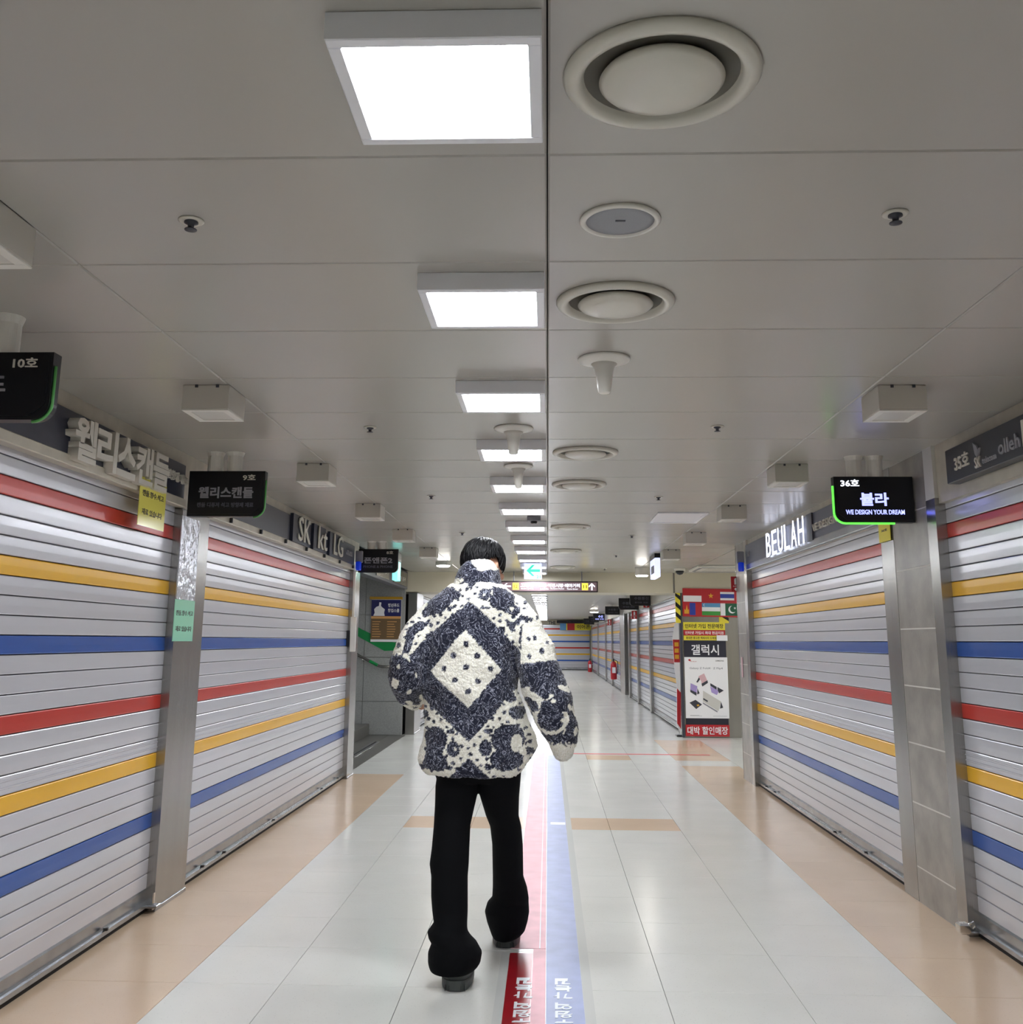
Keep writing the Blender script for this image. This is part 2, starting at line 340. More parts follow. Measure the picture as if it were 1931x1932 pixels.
def shutter(label, x, y, rz, L, near=True, group=None, bolts=()):
    t = thing('roller_shutter', label, 'shutter', (x, y, 0), rz, group)
    cols = {2: ('red', 'red'), 6: ('yellow', 'yellow'), 10: ('blue', 'blue'), 14: ('red', 'red'), 18: ('yellow', 'yellow'), 22: ('blue', 'blue')}
    if near:
        ms = {c: slat_mesh(L, M[c]) for c in ('slat', 'red', 'yellow', 'blue')}; ms['rib'] = slat_mesh(L, M['slat'], True)
        for i in range(NS):
            z = 1.36 + SP * 10 - SP * (i + 1)
            c = cols[i][0] if i in cols else ('rib' if i == 17 else 'slat')
            link('slat', ms[c], t, (0, 0, z), 0, cols[i][1] + ' painted slat' if i in cols else None)
        part('backing', MB().box(0, L, .009, .012, ZB, 2.09), M['dark'], t)  # dark sheet added so the grooves between slats look shaded
    else:
        b = MB()
        for i in range(NS):
            z = 1.36 + SP * 10 - SP * (i + 1)
            if i in cols:
                part('slat', MB().box(0, L, -.006, .006, z + .003, z + .0705, .003), M[cols[i][0]], t, label=cols[i][1] + ' painted slat')
            else: b.box(0, L, -.006, .006, z + .004, z + .0695, .003)
        part('silver_slats', b, M['slat'], t, kind='stuff')
        part('backing', MB().box(0, L, .006, .01, ZB, 2.09), M['dark'], t)  # same added dark sheet, shading the slat gaps by colour
    # bottom rail with turned-out foot
    rl = MB(); pr = [(-.004, .112), (-.010, .100), (-.010, .055), (-.018, .050), (-.030, .047), (-.030, .028), (-.024, .028), (-.024, .040), (.006, .040), (.006, .112)]
    n = len(pr); rl.add([(0, a, c) for a, c in pr] + [(L, a, c) for a, c in pr], [(i, (i + 1) % n, (i + 1) % n + n, i + n) for i in range(n)] + [tuple(range(n - 1, -1, -1)), tuple(range(n, 2 * n))])
    part('bottom_rail', rl, M['rail'], t)
    part('gap_shade_strip', MB().box(0, L, -.012, .006, .001, .042), M['dark'], t)  # dark strip painted in as the shaded gap under the rail
    for bx in bolts:
        part('bolt', MB().lathe([(.0001, -.0), (.012, 0), (.012, .012), (.0001, .012)], 6, (0, 0, 0)), M['black'], t, (bx, -.03, .048))
    return t
LW, RW = -2.04, 2.04
shutter('striped roller shutter at the left edge, nearest, with yellow note on its header', LW, 1.4, PI / 2, 5.36 - 1.4, bolts=(2.2, 3.45))
shutter('striped roller shutter on the left between the two steel posts', LW, 5.8, PI / 2, 10.3 - 5.8, bolts=(.35, .75, 1.9, 3.5, 4.2))
shutter('striped roller shutter at the right edge, nearest, right of the tiled pillar', RW, 5.16, -PI / 2, 5.16 - 1.4, bolts=(.75, 2.0))
shutter('striped roller shutter under the glowing white fascia letters', RW, 10.12, -PI / 2, 10.12 - 6.03, bolts=(.35, .7, 2.6, 3.3))
shutter('narrow slice of striped shutter behind the phone advert column', 2.78, 15.45, 0, 2.2, near=False)
shutter('striped shutter closing the far end of the arcade', -2.0, 48.9, 0, 4.0, near=False)
posts_r = [15.75, 20.0, 22.8, 25.2, 26.6, 32.0, 35.5, 41.0, 47.0]
ordr = ['first', 'second', 'third', None, 'fourth', 'fifth', 'sixth', 'seventh']
for i in range(8):
    if i == 3: continue
    a = posts_r[i] + (.25 if i != 4 else 1.75); bb = posts_r[i + 1]
    shutter('striped shutter on the right beyond the beam, %s from the advert column' % ordr[i], 2.05, bb, -PI / 2, bb - a, near=False, group='shutters beyond the beam on the right')
for i in range(6):
    a = 16.2 + i * 5.4
    shutter('striped shutter on the left beyond the beam, %s, behind the walker' % ORD[i], -2.05, a, PI / 2, 5.1, near=False, group='shutters beyond the beam on the left')
# ------------------------------------------------------------------ posts and pillars
def steel_post(label, x, y0, y1, side, group=None, name='steel_post'):
    t = thing(name, label, 'post', (x, y0, 0), 0, group)
    xa, xb = (0, .13) if side > 0 else (-.13, 0)
    part('post_body', MB().box(xa, xb, 0, y1 - y0, 0, 2.045, .004), M['steel'], t)
    part('foot_plate', MB().box(xa - (0.006 if side > 0 else 0), xb + (.006 if side < 0 else 0), .002, y1 - y0 - .002, 0, .02, .002), M['rail'], t)
    return t
steel_post('wide brushed steel post on the left with a mint note', -1.985, 5.36, 5.80, -1)
steel_post('slim steel post at the left stair opening', -1.985, 10.3, 10.62, -1)
steel_post('steel post on the far side of the stair opening', -1.95, 15.1, 15.75, -1)
for i, y in enumerate(posts_r):
    if i == 4 or i == 0: continue
    steel_post('steel post between far right shutters, %s past the beam' % ['', 'first', 'second', 'third', '', 'fourth', 'fifth', 'sixth', 'last'][i], 1.99, y, y + .25, 1, group='posts beyond the beam on the right')
for i in range(6): steel_post('steel post between far left shutters behind the walker, %s past the beam' % ORD[i], -1.99, 15.9 + i * 5.4 if i else 15.9, 16.2 + i * 5.4 if i else 16.18, -1, group='posts beyond the beam on the left')
def tiled_pillar(label, yt0, yt1, ys0, ys1, joints, x=1.98):
    t = thing('tiled_pillar', label, 'pillar', (x, ys0, 0))
    d = ys0
    part('core', MB().box(.001, .15, .002, ys1 - d - .002, 0, H), M['grout'], t)
    zz = [0] + joints + [H]
    for a, c in zip(zz[:-1], zz[1:]): part('stone_tile', MB().box(0, .02, yt0 - d + .006, yt1 - d - .006, a + (.003 if a else 0), c - .003, .0015), M['stone'], t)
    part('steel_trim', MB().box(-.002, .14, 0, yt0 - d, 0, 2.08, .003), M['steel'], t)
    if ys1 > yt1: part('steel_trim', MB().box(-.002, .14, yt1 - d, ys1 - d, 0, H, .003), M['steel'], t)
    return t
tiled_pillar('grey stone tiled pillar beside the lit black blade sign', 5.28, 5.81, 5.16, 6.03, [.181, .51, .82, 1.122, 1.426, 1.747, 2.05])
tiled_pillar('grey stone tiled pillar at the right cross passage with a red extinguisher sign', 10.25, 10.68, 10.12, 10.70, [.264, .551, .837, 1.13, 1.436, 1.747, 2.05])
tiled_pillar('distant stone tiled pillar by the red fire extinguisher', 26.75, 28.2, 26.6, 28.35, [.3, .6, .9, 1.2, 1.5, 1.8, 2.1], 1.99)
# crumpled tape and notes on the left post
o = thing('packing_tape', 'crumpled clear packing tape on the wide steel post', 'tape', (-1.984, 5.36, 1.555), PI / 2, me=MB().box(-.02, .26, -.006, 0, 0, .45, .002).mesh('packing_tape', M['film']))
def note(name, label, x, y, z, wd, ht, m, lines, rz=PI / 2):
    t = thing(name, label, 'paper note', (x, y, z), rz)
    part('sheet', MB().box(0, wd, -.003, 0, 0, ht), m, t)
    for s, zz, ww in lines: text(s, ww, ht * .13, M['ink'], t, wd / 2, -.003, zz * ht, .0008, .02)
    return t
note('paper_note', 'yellow handwritten note hanging over the nearest left shutter', -1.955, 4.69, 1.88, .33, .235, M['ynote'], [('캔들.향수.석고', .68, .27), ('재료 있습니다', .3, .25)])
note('paper_note', 'mint green handwritten note on the wide steel post', -1.982, 5.33, 1.335, .30, .22, M['gnote'], [('캔들.향수.석고', .68, .26), ('재료 있습니다', .3, .24)])
note('paper_note', 'narrow yellow sticker below the lit black blade sign', 1.972, 6.03, 1.93, .2, .11, M['yel'], [('36호', .6, .1)], -PI / 2)
note('paper_note', 'small pink sticker on the far tiled pillar', 1.975, 10.55, 1.0, .06, .2, M['pink'], [], -PI / 2)
# ------------------------------------------------------------------ fascia signs
t = thing('fascia_sign', 'navy fascia with large ivory Korean letters above the nearest left shutter', 'sign', (-1.995, 1.4, 0), PI / 2)
part('panel', MB().box(0, 3.93, -.02, .0, 2.09, 2.275, .003), M['navy'], t)
part('lower_trim', MB().box(0, 3.95, -.03, .005, 2.045, 2.09, .004), M['trim'], t)
word = '웰리스캔들'; ya = 3.86 - 1.4
for i, ch in enumerate(word): text(ch, .205, .185, M['letter'], t, 2.65 + i * .208, -.02, 2.16, .045, .03, name='channel_letter')
text('방향제 재료', .30, .052, M['letter'], t, 3.80, -.02, 2.19, .012, .015)
t = thing('fascia_sign', 'grey fascia lettered SK kt LG above the second left shutter', 'sign', (-1.995, 5.8, 0), PI / 2)
part('panel', MB().box(0, 4.42, -.02, 0, 2.09, 2.285, .003), M['greysign'], t)
part('lower_trim', MB().box(0, 4.42, -.03, .005, 2.045, 2.09, .004), M['trim'], t)
for i in range(7): part('bolt', MB().lathe([(.0001, 0), (.011, 0), (.011, .03), (.0001, .03)], 8), M['black'], t, (.3 + i * .66, -.042, 2.05))
for xx, wd, s in ((2.14, .42, 'SK'), (2.80, .36, 'kt'), (3.46, .42, 'LG')):
    part('letter_backing', MB().box(xx - wd / 2 - .13, xx + wd / 2 - .04, -.045, -.02, 2.085, 2.30), M['navy'], t)
    text(s, wd * .95, .19, M['letter'], t, xx, -.05, 2.20, .008, .004)
text('CASE PHONE', .30, .045, M['dimtext'], t, 4.13, -.02, 2.19, .008, .02)
text('호2', .16, .05, M['dimtext'], t, .42, -.02, 2.17, .008, .02)
t = thing('fascia_sign', 'charcoal box fascia numbered 35 above the nearest right shutter', 'sign', (2.0, 4.88, 0), -PI / 2)
part('panel', MB().box(0, 3.45, -.06, 0, 2.105, 2.27, .003), M['charcoal'], t)
text('35호', .165, .07, M['letter'], t, .19, -.06, 2.188, .006, .02)
for pg in ([(.335, 2.245), (.37, 2.225), (.388, 2.195), (.365, 2.175), (.35, 2.19)], [(.372, 2.20), (.402, 2.21), (.38, 2.172)]): part('emblem_wing', MB().prism(pg[::-1], -.068, -.06), M['dimtext'], t)
text('SK', .065, .05, M['letter'], t, .365, -.06, 2.15, .006, .02)
text('telecom', .14, .028, M['dimtext'], t, .48, -.06, 2.148, .004, .01)
text('olleh', .20, .062, M['dimtext'], t, .68, -.06, 2.172, .006, .015)
text('kt', .13, .11, M['letter'], t, .87, -.06, 2.19, .006, .02)
t = thing('fascia_sign', 'grey blue fascia with glowing letters BEULAH', 'sign', (2.0, 10.14, 0), -PI / 2)
part('panel', MB().box(0, 4.1, -.02, 0, 2.105, 2.30, .003), M['greyblue'], t)
part('lower_trim', MB().box(-.02, 4.1, -.028, .005, 2.05, 2.105, .004), M['rail'], t)
part('letter_backing', MB().box(2.46, 2.62, -.034, -.02, 2.095, 2.30), M['greysign'], t)
for i, ch in enumerate('BEULAH'): text(ch, .175, .21, M['lwhite'], t, 1.18 + i * .232, -.045, 2.195, .004, .0, name='lit_letter')
text('WE DESIGN YOUR DREAM', 1.6, .055, M['letter'], t, 3.35, -.02, 2.185, .012, .012)
text('36호', .14, .05, M['dimtext'], t, .15, -.02, 2.2, .006, .02)
# ------------------------------------------------------------------ blade signs
def blade(label, x0, x1, y, z0, z1, num, main, sub, side, lit=False, th=.05, edge=None, group=None, dist=False, mw_=None):
    """x0..x1 wide; the rounded lower corner is on the corridor side"""
    wd = x1 - x0; t = thing('blade_sign', label, 'sign', (x0, y, z0), 0, group)
    ht = z1 - z0; r = .055
    cxx = wd - r if side < 0 else r
    arc = [(cxx + r * math.cos(a), r + r * math.sin(a)) for a in [(-PI / 2 + k * PI / 16) for k in range(9)]] if side < 0 else [(cxx + r * math.cos(a), r + r * math.sin(a)) for a in [(PI + k * PI / 16) for k in range(9)]]
    pts = ([(0, 0)] + arc + [(wd, ht), (0, ht)]) if side < 0 else (arc + [(wd, 0), (wd, ht), (0, ht)])
    part('case', MB().prism(pts, 0, th), M['black'], t)
    if edge:
        e = MB(); k = (wd + .004) if side < 0 else -.004
        ar2 = [(cxx + (r + .004) * math.cos(a), r + (r + .004) * math.sin(a)) for a in [(-PI / 2 + q * PI / 16) if side < 0 else (PI + q * PI / 16) for q in range(9)]]
        path = ([(k, ht * .8)] + (ar2[::-1] if side < 0 else ar2) + ([] if side < 0 else [(wd * .75, -.004)]))
        e.tube([(a, th * .25, c) for a, c in path], .005 if not lit else .006, 6)
        part('edge_strip', e, edge, t, smooth=True)
    if not dist:
        part('face_plate', MB().prism([(.012, .012), (wd - .06, .012), (wd - .012, .05), (wd - .012, ht - .01), (.012, ht - .01)] if side < 0 else [(.06, .012), (wd - .012, .012), (wd - .012, ht - .01), (.012, ht - .01), (.012, .05)], -.004, 0), M['black'], t)
        text(num, {'10호': .078, '36호': .1}.get(num, .07), .032 if not lit else .038, M['letter'] if not lit else M['whlit'], t, (wd - .085) if side < 0 else .085, -.004, ht - .035, .003, .02)
        text(main, wd * (.72 if len(main) > 3 else .36) if mw_ is None else mw_[0], .062 if not lit else .072, M['dimtext'] if not lit else M['lblue'], t, wd * .5 if mw_ is None else mw_[1], -.004, ht * .52 if not lit else ht * .5, .004, .03)
        if sub: text(sub, wd * .74, .026, M['dimmer'] if not lit else M['lblue'], t, wd * .5, -.004, ht * .25 if not lit else ht * .22, .003, .02)
    for xx in (.3, .56) if not dist else (.5,): part('mount', MB().lathe([(.042, ht), (.042, ht + (H - z1) * .8), (.05, ht + (H - z1))], 20, (wd * xx, th * .5 + .02, 0)), M['offwhite'], t)
    return t
blade('unlit black blade sign at the left edge, numbered 10', -1.95, -1.535, 2.95, 2.005, 2.22, '10호', '케이모드', '', -1, edge=M['dgreen'], mw_=(.26, .145))
blade('unlit navy blade sign numbered 9 with a candle shop name', -1.945, -1.53, 5.31, 1.995, 2.241, '9호', '웰리스캔들', '캔들 디퓨저 석고 방향제 재료', -1, edge=M['dgreen'])
blade('unlit dark blade sign at the stair opening ending in a figure 2', -1.95, -1.54, 10.31, 2.025, 2.265, '8호', '폰앤폰2', 'PHONE & PHONE', -1)
blade('black blade sign with green edge and lit blue white letters', 1.55, 1.972, 5.43, 1.984, 2.232, '36호', '뷸라', 'WE DESIGN YOUR DREAM', 1, lit=True, edge=M['lgreen'])
for lab, x0, x1, y, z0, z1 in (('black blade sign nearest beyond the beam', 1.60, 2.0, 19.82, 2.03, 2.26), ('second black blade sign beyond the beam', 1.56, 2.0, 22.4, 2.03, 2.28), ('third black blade sign beyond the beam', 1.6, 2.0, 28.4, 2.07, 2.30), ('fifth black blade sign beyond the beam, by the lit one', 1.6, 2.0, 40.0, 2.07, 2.3), ('farthest black blade sign beyond the beam', 1.55, 2.0, 44.0, 2.05, 2.3)):
    t = blade(lab, x0, x1, y, z0, z1, '', '', '', 1, dist=True)
    text('수원통신', .28, .06, M['dimmer'], t, .22, 0, .14, .004, .02); text('휴대폰 전문', .26, .03, M['dimmer'], t, .22, 0, .06, .004, .02)
t = blade('small far blade sign glowing blue and white', 1.6, 2.0, 36.0, 2.05, 2.3, '', '', '', 1, dist=True)
text('수선', .16, .09, M['lblue'], t, .26, 0, .15, .004, .016); text('의류 수선', .3, .04, M['lblue'], t, .22, 0, .06, .004, .02)
# ------------------------------------------------------------------ ceiling fittings
def light(label, y, far=False, group=None):
    t = thing('ceiling_light', label, 'ceiling light', (-.185, y + .15, H), 0, group)
    if far:
        part('frame', MB().box(-.176, .176, -.176, .176, -.05, 0, .004), M['frame'], t)
        part('diffuser', MB().box(-.15, .15, -.15, .15, -.052, -.05), M['panelfar'], t)
        return t
    f = MB(); o, i_, z0, z1 = .176, .152, -.052, 0
    for a in ((-o, o, -o, -i_), (-o, o, i_, o), (-o, -i_, -i_, i_), (i_, o, -i_, i_)): f.box(a[0], a[1], a[2], a[3], z0, z1, .002)
    part('frame', f, M['frame'], t)
    part('diffuser', MB().box(-.152, .152, -.152, .152, -.047, -.04), M['panel'], t)
    return t
l0 = light('lit square ceiling light nearest the camera', 1.47)
fl_ = light('small lit square ceiling light beyond the cream beam', 16.6, True, 'ceiling lights beyond the beam')
for i in range(1, 12): dup(l0, (-.185, 1.47 + 1.18 * i + .15, H), 'lit square ceiling light in the row, %s to the camera' % ORD[i])
for i in range(-1, -5, -1): q = dup(l0, (-.185, 1.47 + 1.18 * i + .15, H), 'added unseen square ceiling light behind the camera'); q['group'] = 'ceiling lights behind the camera'  # light row carried on out of view, added for its light
fl_['label'] = 'lit square ceiling light beyond the cream beam, the nearest there'
for i in range(1, 27):
    q = dup(fl_, (-.185, 16.75 + 1.18 * i, H), 'lit square ceiling light beyond the beam, %s past it' % ORD[i] if i < 7 else 'small far lit square light in the merging row beyond the beam')
for i, (x, y, lab) in enumerate(((3.4, 11.6, 'added unseen square light over the right passage, near side'), (3.4, 13.6, 'added unseen square light over the right passage, far side'), (-3.5, 12.8, 'added unseen square light inside the stair hall'), (4.5, 12.6, 'added unseen square light at the end of the right passage'))): dup(l0, (x, y, H), lab)  # unseen lights added to brighten the passage and the stair hall
def diffuser(label, x, y):
    t = thing('air_vent', label, 'vent', (x, y, H))
    part('outer_ring', MB().lathe([(.176, 0), (.178, -.006), (.172, -.014), (.160, -.019), (.148, -.017), (.142, -.008), (.138, .008), (.130, .012), (.130, .018), (.176, .018)], 48), M['vent'], t, smooth=True)
    part('throat', MB().lathe([(.14, .004), (.128, .000), (.118, .006), (.104, .010), (.104, .017), (.14, .017)], 40), M['ventin'], t, smooth=True)
    part('duct', MB().lathe([(.001, .008), (.11, .008), (.11, .014), (.001, .014)], 32), M['dark'], t)
    part('centre_disc', MB().lathe([(.001, -.034), (.04, -.0335), (.08, -.030), (.104, -.022), (.113, -.013), (.108, -.006), (.09, .002), (.001, .004)], 48), M['vent'], t, smooth=True)
    return t
d0 = diffuser('round ivory ceiling air vent, nearest and largest', .206, 1.645)
for i, y in enumerate((2.875, 5.33, 6.45, 8.92, 11.32, 13.9)): dup(d0, (.204, y, H), 'round ivory ceiling air vent, %s to the camera' % ORD[i + 1])
t = thing('ceiling_speaker', 'round grey ceiling speaker with white rim', 'speaker', (.176, 2.277, H))
part('rim', MB().lathe([(.096, 0), (.098, -.006), (.09, -.011), (.083, -.009), (.082, 0)], 48), M['offwhite'], t, smooth=True)
part('mesh_grill', MB().lathe([(.001, -.007), (.06, -.0065), (.083, -.005), (.083, 0), (.001, 0)], 40), M['grill'], t, smooth=True)
part('badge', MB().box(-.012, .012, -.011, -.004, -.0085, -.006), M['dkphone'], t)
def bell(label, x, y, h_=.125, s=1):
    t = thing('ceiling_sensor', label, 'sensor', (x, y, H))
    part('flange', MB().lathe([(.001, 0), (.092 * s, 0), (.095 * s, -.004), (.092 * s, -.010), (.07 * s, -.015), (.045 * s, -.022), (.001, -.03)], 36), M['offwhite'], t, smooth=True)
    part('cone', MB().lathe([(.05 * s, -.018), (.036 * s, -.035), (.031 * s, -.06), (.026 * s, -h_ * .8), (.022 * s, -h_), (.018 * s, -h_ - .004), (.001, -h_ - .005)], 28), M['offwhite'], t, smooth=True)
bell('white trumpet shaped ceiling sensor right of the centre seam', .204, 3.5)
bell('white trumpet shaped ceiling sensor in front of the fourth light', -.163, 4.7)
bell('smaller white cone sensor behind the fourth light', -.17, 5.75, .13, .9)
def sprinkler(label, x, y):
    t = thing('sprinkler', label, 'sprinkler', (x, y, H))
    part('flange', MB().lathe([(.016, 0), (.030, 0), (.031, -.003), (.025, -.006), (.015, -.004)], 24), M['vent'], t, smooth=True)
    part('head', MB().lathe([(.016, .002), (.017, -.008), (.008, -.012), (.007, -.022), (.015, -.024), (.015, -.026), (.001, -.027)], 16), M['dkphone'], t, smooth=True)
    return t
s0 = sprinkler('fire sprinkler on the left ceiling, nearest', -.869, 2.26)
for i, (x, y) in enumerate(((-.852, 4.68), (-.823, 7.0), (-.81, 9.48), (-.8, 11.94))): dup(s0, (x, y, H), 'fire sprinkler on the left ceiling, ' + ORD[i + 1])
for i, (x, y) in enumerate(((.826, 2.255), (.803, 4.67), (.781, 7.04), (.81, 9.685), (.81, 11.94), (.8, 14.2))): dup(s0, (x, y, H), 'fire sprinkler on the right ceiling, ' + ORD[i])
def downbox(label, x, y):
    t = thing('surface_lamp', label, 'ceiling light', (x, y + .108, H))
    f = MB(); f.box(-.094, .094, -.108, .108, -.1, 0, .003)
    part('housing', f, M['boxw'], t)
    g = MB()
    for a in ((-.094, .094, -.108, -.078), (-.094, .094, .078, .108), (-.094, -.066, -.078, .078), (.066, .094, -.078, .078)): g.box(a[0], a[1], a[2], a[3], -.106, -.1, .001)
    part('bezel', g, M['offwhite'], t)
    part('opal_cover', MB().box(-.066, .066, -.078, .078, -.103, -.1), M['opal'], t)
    for sx in (-.045, .04): part('clip', MB().box(sx, sx + .012, -.111, -.108, -.012, 0), M['dkphone'], t)
    return t
b0 = downbox('unlit square surface lamp on the left ceiling, nearest, cut by the frame', -1.372, 2.09)
for i, y in enumerate((3.86, 5.68, 7.43, 9.17, 11.05)): dup(b0, (-1.372 + .012 * i, y + .108, H), 'unlit square surface lamp on the left ceiling, ' + ORD[i + 1])
for i, y in enumerate((3.89, 5.70, 7.48, 9.38, 11.2)): dup(b0, (1.40 - .006 * i, y + .108, H), 'unlit square surface lamp on the right ceiling, ' + ORD[i])
t = thing('ceiling_camera', 'small grey security camera under the sixth light', 'camera', (-.113, 8.2, H))
part('bracket', MB().box(-.055, .055, -.03, .03, -.04, 0, .004), M['greyp'], t); part('lens', MB().lathe([(.001, -.06), (.02, -.06), (.026, -.052), (.026, -.04), (.001, -.04)], 16), M['black'], t)
t = thing('access_hatch', 'pale framed access hatch in the right ceiling', 'hatch', (1.07, 8.24, H))
f = MB()
for a in ((-.2, .2, -.34, -.31), (-.2, .2, .31, .34), (-.2, -.17, -.31, .31), (.17, .2, -.31, .31)): f.box(a[0], a[1], a[2], a[3], -.012, 0, .002)
part('frame', f, M['frame'], t); part('door', MB().box(-.17, .17, -.31, .31, -.008, 0), M['frame'], t)
def drum(label, x, y, r=.09, h_=.1):
    t = thing('round_lamp', label, 'ceiling light', (x, y, H))
    part('housing', MB().lathe([(.001, 0), (r, 0), (r, -h_ + .01), (r - .008, -h_), (.001, -h_)], 28), M['offwhite'], t)
    part('lamp', MB().lathe([(r - .012, -h_), (r - .02, -h_ - .012), (.001, -h_ - .016)], 28), M['bulb'], t, smooth=True)
drum('round lit ceiling lamp left of the walker', -1.36, 13.1, .1, .05)
drum('small round lit lamp right beside the walker collar', -1.2, 14.6, .07, .05)
drum('round lit ceiling lamp right, below the hanging box sign', 1.30, 14.0, .095, .11)
drum('tiny far lit round lamp over the right shutters', 1.5, 33, .14, .08)
t = thing('dome_camera', 'dark dome camera on the ceiling by the beam', 'camera', (1.848, 14.2, H))
part('base', MB().lathe([(.001, 0), (.08, 0), (.08, -.025), (.07, -.03), (.001, -.03)], 24), M['offwhite'], t); part('dome', MB().lathe([(.06, -.03), (.055, -.055), (.035, -.078), (.001, -.088)], 24), M['black'], t, smooth=True)
t = thing('cassette_unit', 'square ceiling air conditioner over the right passage', 'air conditioner', (2.4, 13.95, H - .001))
part('fascia', MB().box(-.4, .4, -.45, .45, -.03, 0, .006), M['offwhite'], t)
part('intake_grill', MB().box(-.24, .24, -.26, .26, -.036, -.03, .002), M['opal'], t)
for a in ((-.34, .34, -.41, -.37), (-.34, .34, .37, .41), (-.37, -.33, -.34, .34), (.33, .37, -.34, .34)): part('louvre', MB().box(*a, -.034, -.03), M['greyp'], t)
# ------------------------------------------------------------------ hanging signs
t = thing('exit_direction_sign', 'white lit hanging sign with a green left arrow', 'sign', (-.19, 13.0, 2.125))
part('case', MB().box(-.115, .115, 0, .05, 0, .205, .006), M['boxlit'], t)
part('arrow', MB().prism([(-.085, .108), (-.01, .18), (.02, .18), (-.03, .125), (.09, .125), (.09, .092), (-.03, .092), (.02, .04), (-.01, .04)], -.004, 0), M['teal'], t)
text('21', .05, .035, M['teal'], t, .07, 0, .03, .003, .02)
part('hanger', MB().box(-.09, .09, .015, .035, .205, .225), M['greyp'], t)
t = thing('exit_board', 'long brown lit direction board under the beam with exits 11 and 12', 'sign', (0, 14.85, 2.05))
part('frame', MB().box(-.74, .735, .004, .07, 0, .158, .004), M['bframe'], t)
part('face', MB().box(-.722, .717, 0, .004, .016, .142), M['brown'], t)
for xx, s in ((-.47, '12'), (.545, '11')):
    part('number_plate', MB().box(xx - .045, xx + .045, -.003, 0, .03, .13, .001), M['ywlit'], t); text(s, .055, .05, M['numd'], t, xx, -.003, .08, .001, .03)
part('arrow', MB().prism([(-.66, .08), (-.61, .125), (-.59, .125), (-.625, .09), (-.54, .09), (-.54, .07), (-.625, .07), (-.59, .035), (-.61, .035)], -.003, 0).prism([(.645, .13), (.60, .09), (.60, .07), (.636, .1), (.636, .03), (.656, .03), (.656, .1), (.69, .07), (.69, .09)], -.003, 0), M['whlit'], t)
text('고등동', .2, .055, M['whlit'], t, -.3, 0, .095, .002, .02); text('Godeung-dong', .18, .02, M['whlit'], t, -.3, 0, .045, .002)
text('도청·역전시장·테마거리', .6, .055, M['whlit'], t, .17, 0, .095, .002, .02)
text('Provincial Office', .12, .02, M['whlit'], t, -.05, 0, .045, .002); text('Yeokjeon Market', .2, .02, M['whlit'], t, .14, 0, .045, .002); text('Theme Street', .16, .02, M['whlit'], t, .36, 0, .045, .002)
for xx in (-.5, .5): part('hanger', MB().lathe([(.008, .158), (.008, .3)], 8, (xx, .03, 0)), M['greyp'], t)
def side_sign(label, x, y0, y1, z0, z1, m):
    t = thing('box_sign', label, 'sign', (x, y0, z0)); L = y1 - y0
    part('case', MB().box(-.03, .03, 0, L, 0, z1 - z0, .005), m, t); part('top_bracket', MB().box(-.034, .034, -.004, L + .004, z1 - z0, H - z0), M['black'], t)
    return t
t = side_sign('pale blue lit box sign hanging over the right passage', 1.27, 11.7, 12.25, 2.08, 2.30, M['boxlit'])
part('panel_print', MB().box(-.034, -.03, .1, .42, .05, .14), M['greyp'], t)
side_sign('cyan lit box sign behind the figure 2 blade sign', -1.78, 11.7, 11.95, 2.03, 2.25, M['cyan'])
# ------------------------------------------------------------------ far end
t = thing('fascia_sign', 'black fascia across the far end wall', 'sign', (1.28, 48.6, 2.18)); part('panel', MB().box(-.85, .85, 0, .05, 0, .13, .004), M['black'], t); text('수원 지하상가', .8, .05, M['dimmer'], t, 0, 0, .065, .01)
t = thing('banner', 'yellow banner with two pictures on the far shutter', 'banner', (1.28, 48.7, 1.85))
part('cloth', MB().box(-.7, .78, 0, .02, 0, .32), M['yel'], t)
part('picture', MB().box(-.7, -.4, -.01, 0, 0, .32), M['skyp'], t); part('picture', MB().box(-.35, .0, -.01, 0, 0, .32), M['redp'], t)
text('이어폰', .62, .2, M['ink'], t, .42, 0, .16, .01, .016)
t = thing('wall_letters', 'dark far letters beside the black fascia', 'lettering', (.2, 48.6, 2.2)); text('THE', .35, .16, M['black'], t, 0, 0, 0, .02, .03)
def extinguisher(label, x, y, z=0):
    t = thing('fire_extinguisher', label, 'fire extinguisher', (x, y, z))
    part('wall_bracket', MB().box(.0, .14, -.02, .02, .3, .34), M['greyp'], t)
    part('cylinder', MB().lathe([(.001, 0), (.085, 0), (.09, .02), (.09, .40), (.075, .46), (.035, .50), (.001, .5)], 20), M['fired'], t, smooth=True)
    part('valve', MB().box(-.02, .02, -.05, .03, .5, .58, .006), M['black'], t)
    part('label', MB().box(-.05, .05, -.094, -.086, .18, .34), M['white'], t)
    part('hose', MB().tube([(.03, 0, .55), (.11, 0, .5), (.12, 0, .3), (.1, 0, .15)], .012, 6), M['black'], t)
extinguisher('red fire extinguisher hung by the distant tiled pillar', 1.89, 29.6, .28)
extinguisher('red fire extinguisher at the far right corner', 1.88, 46)
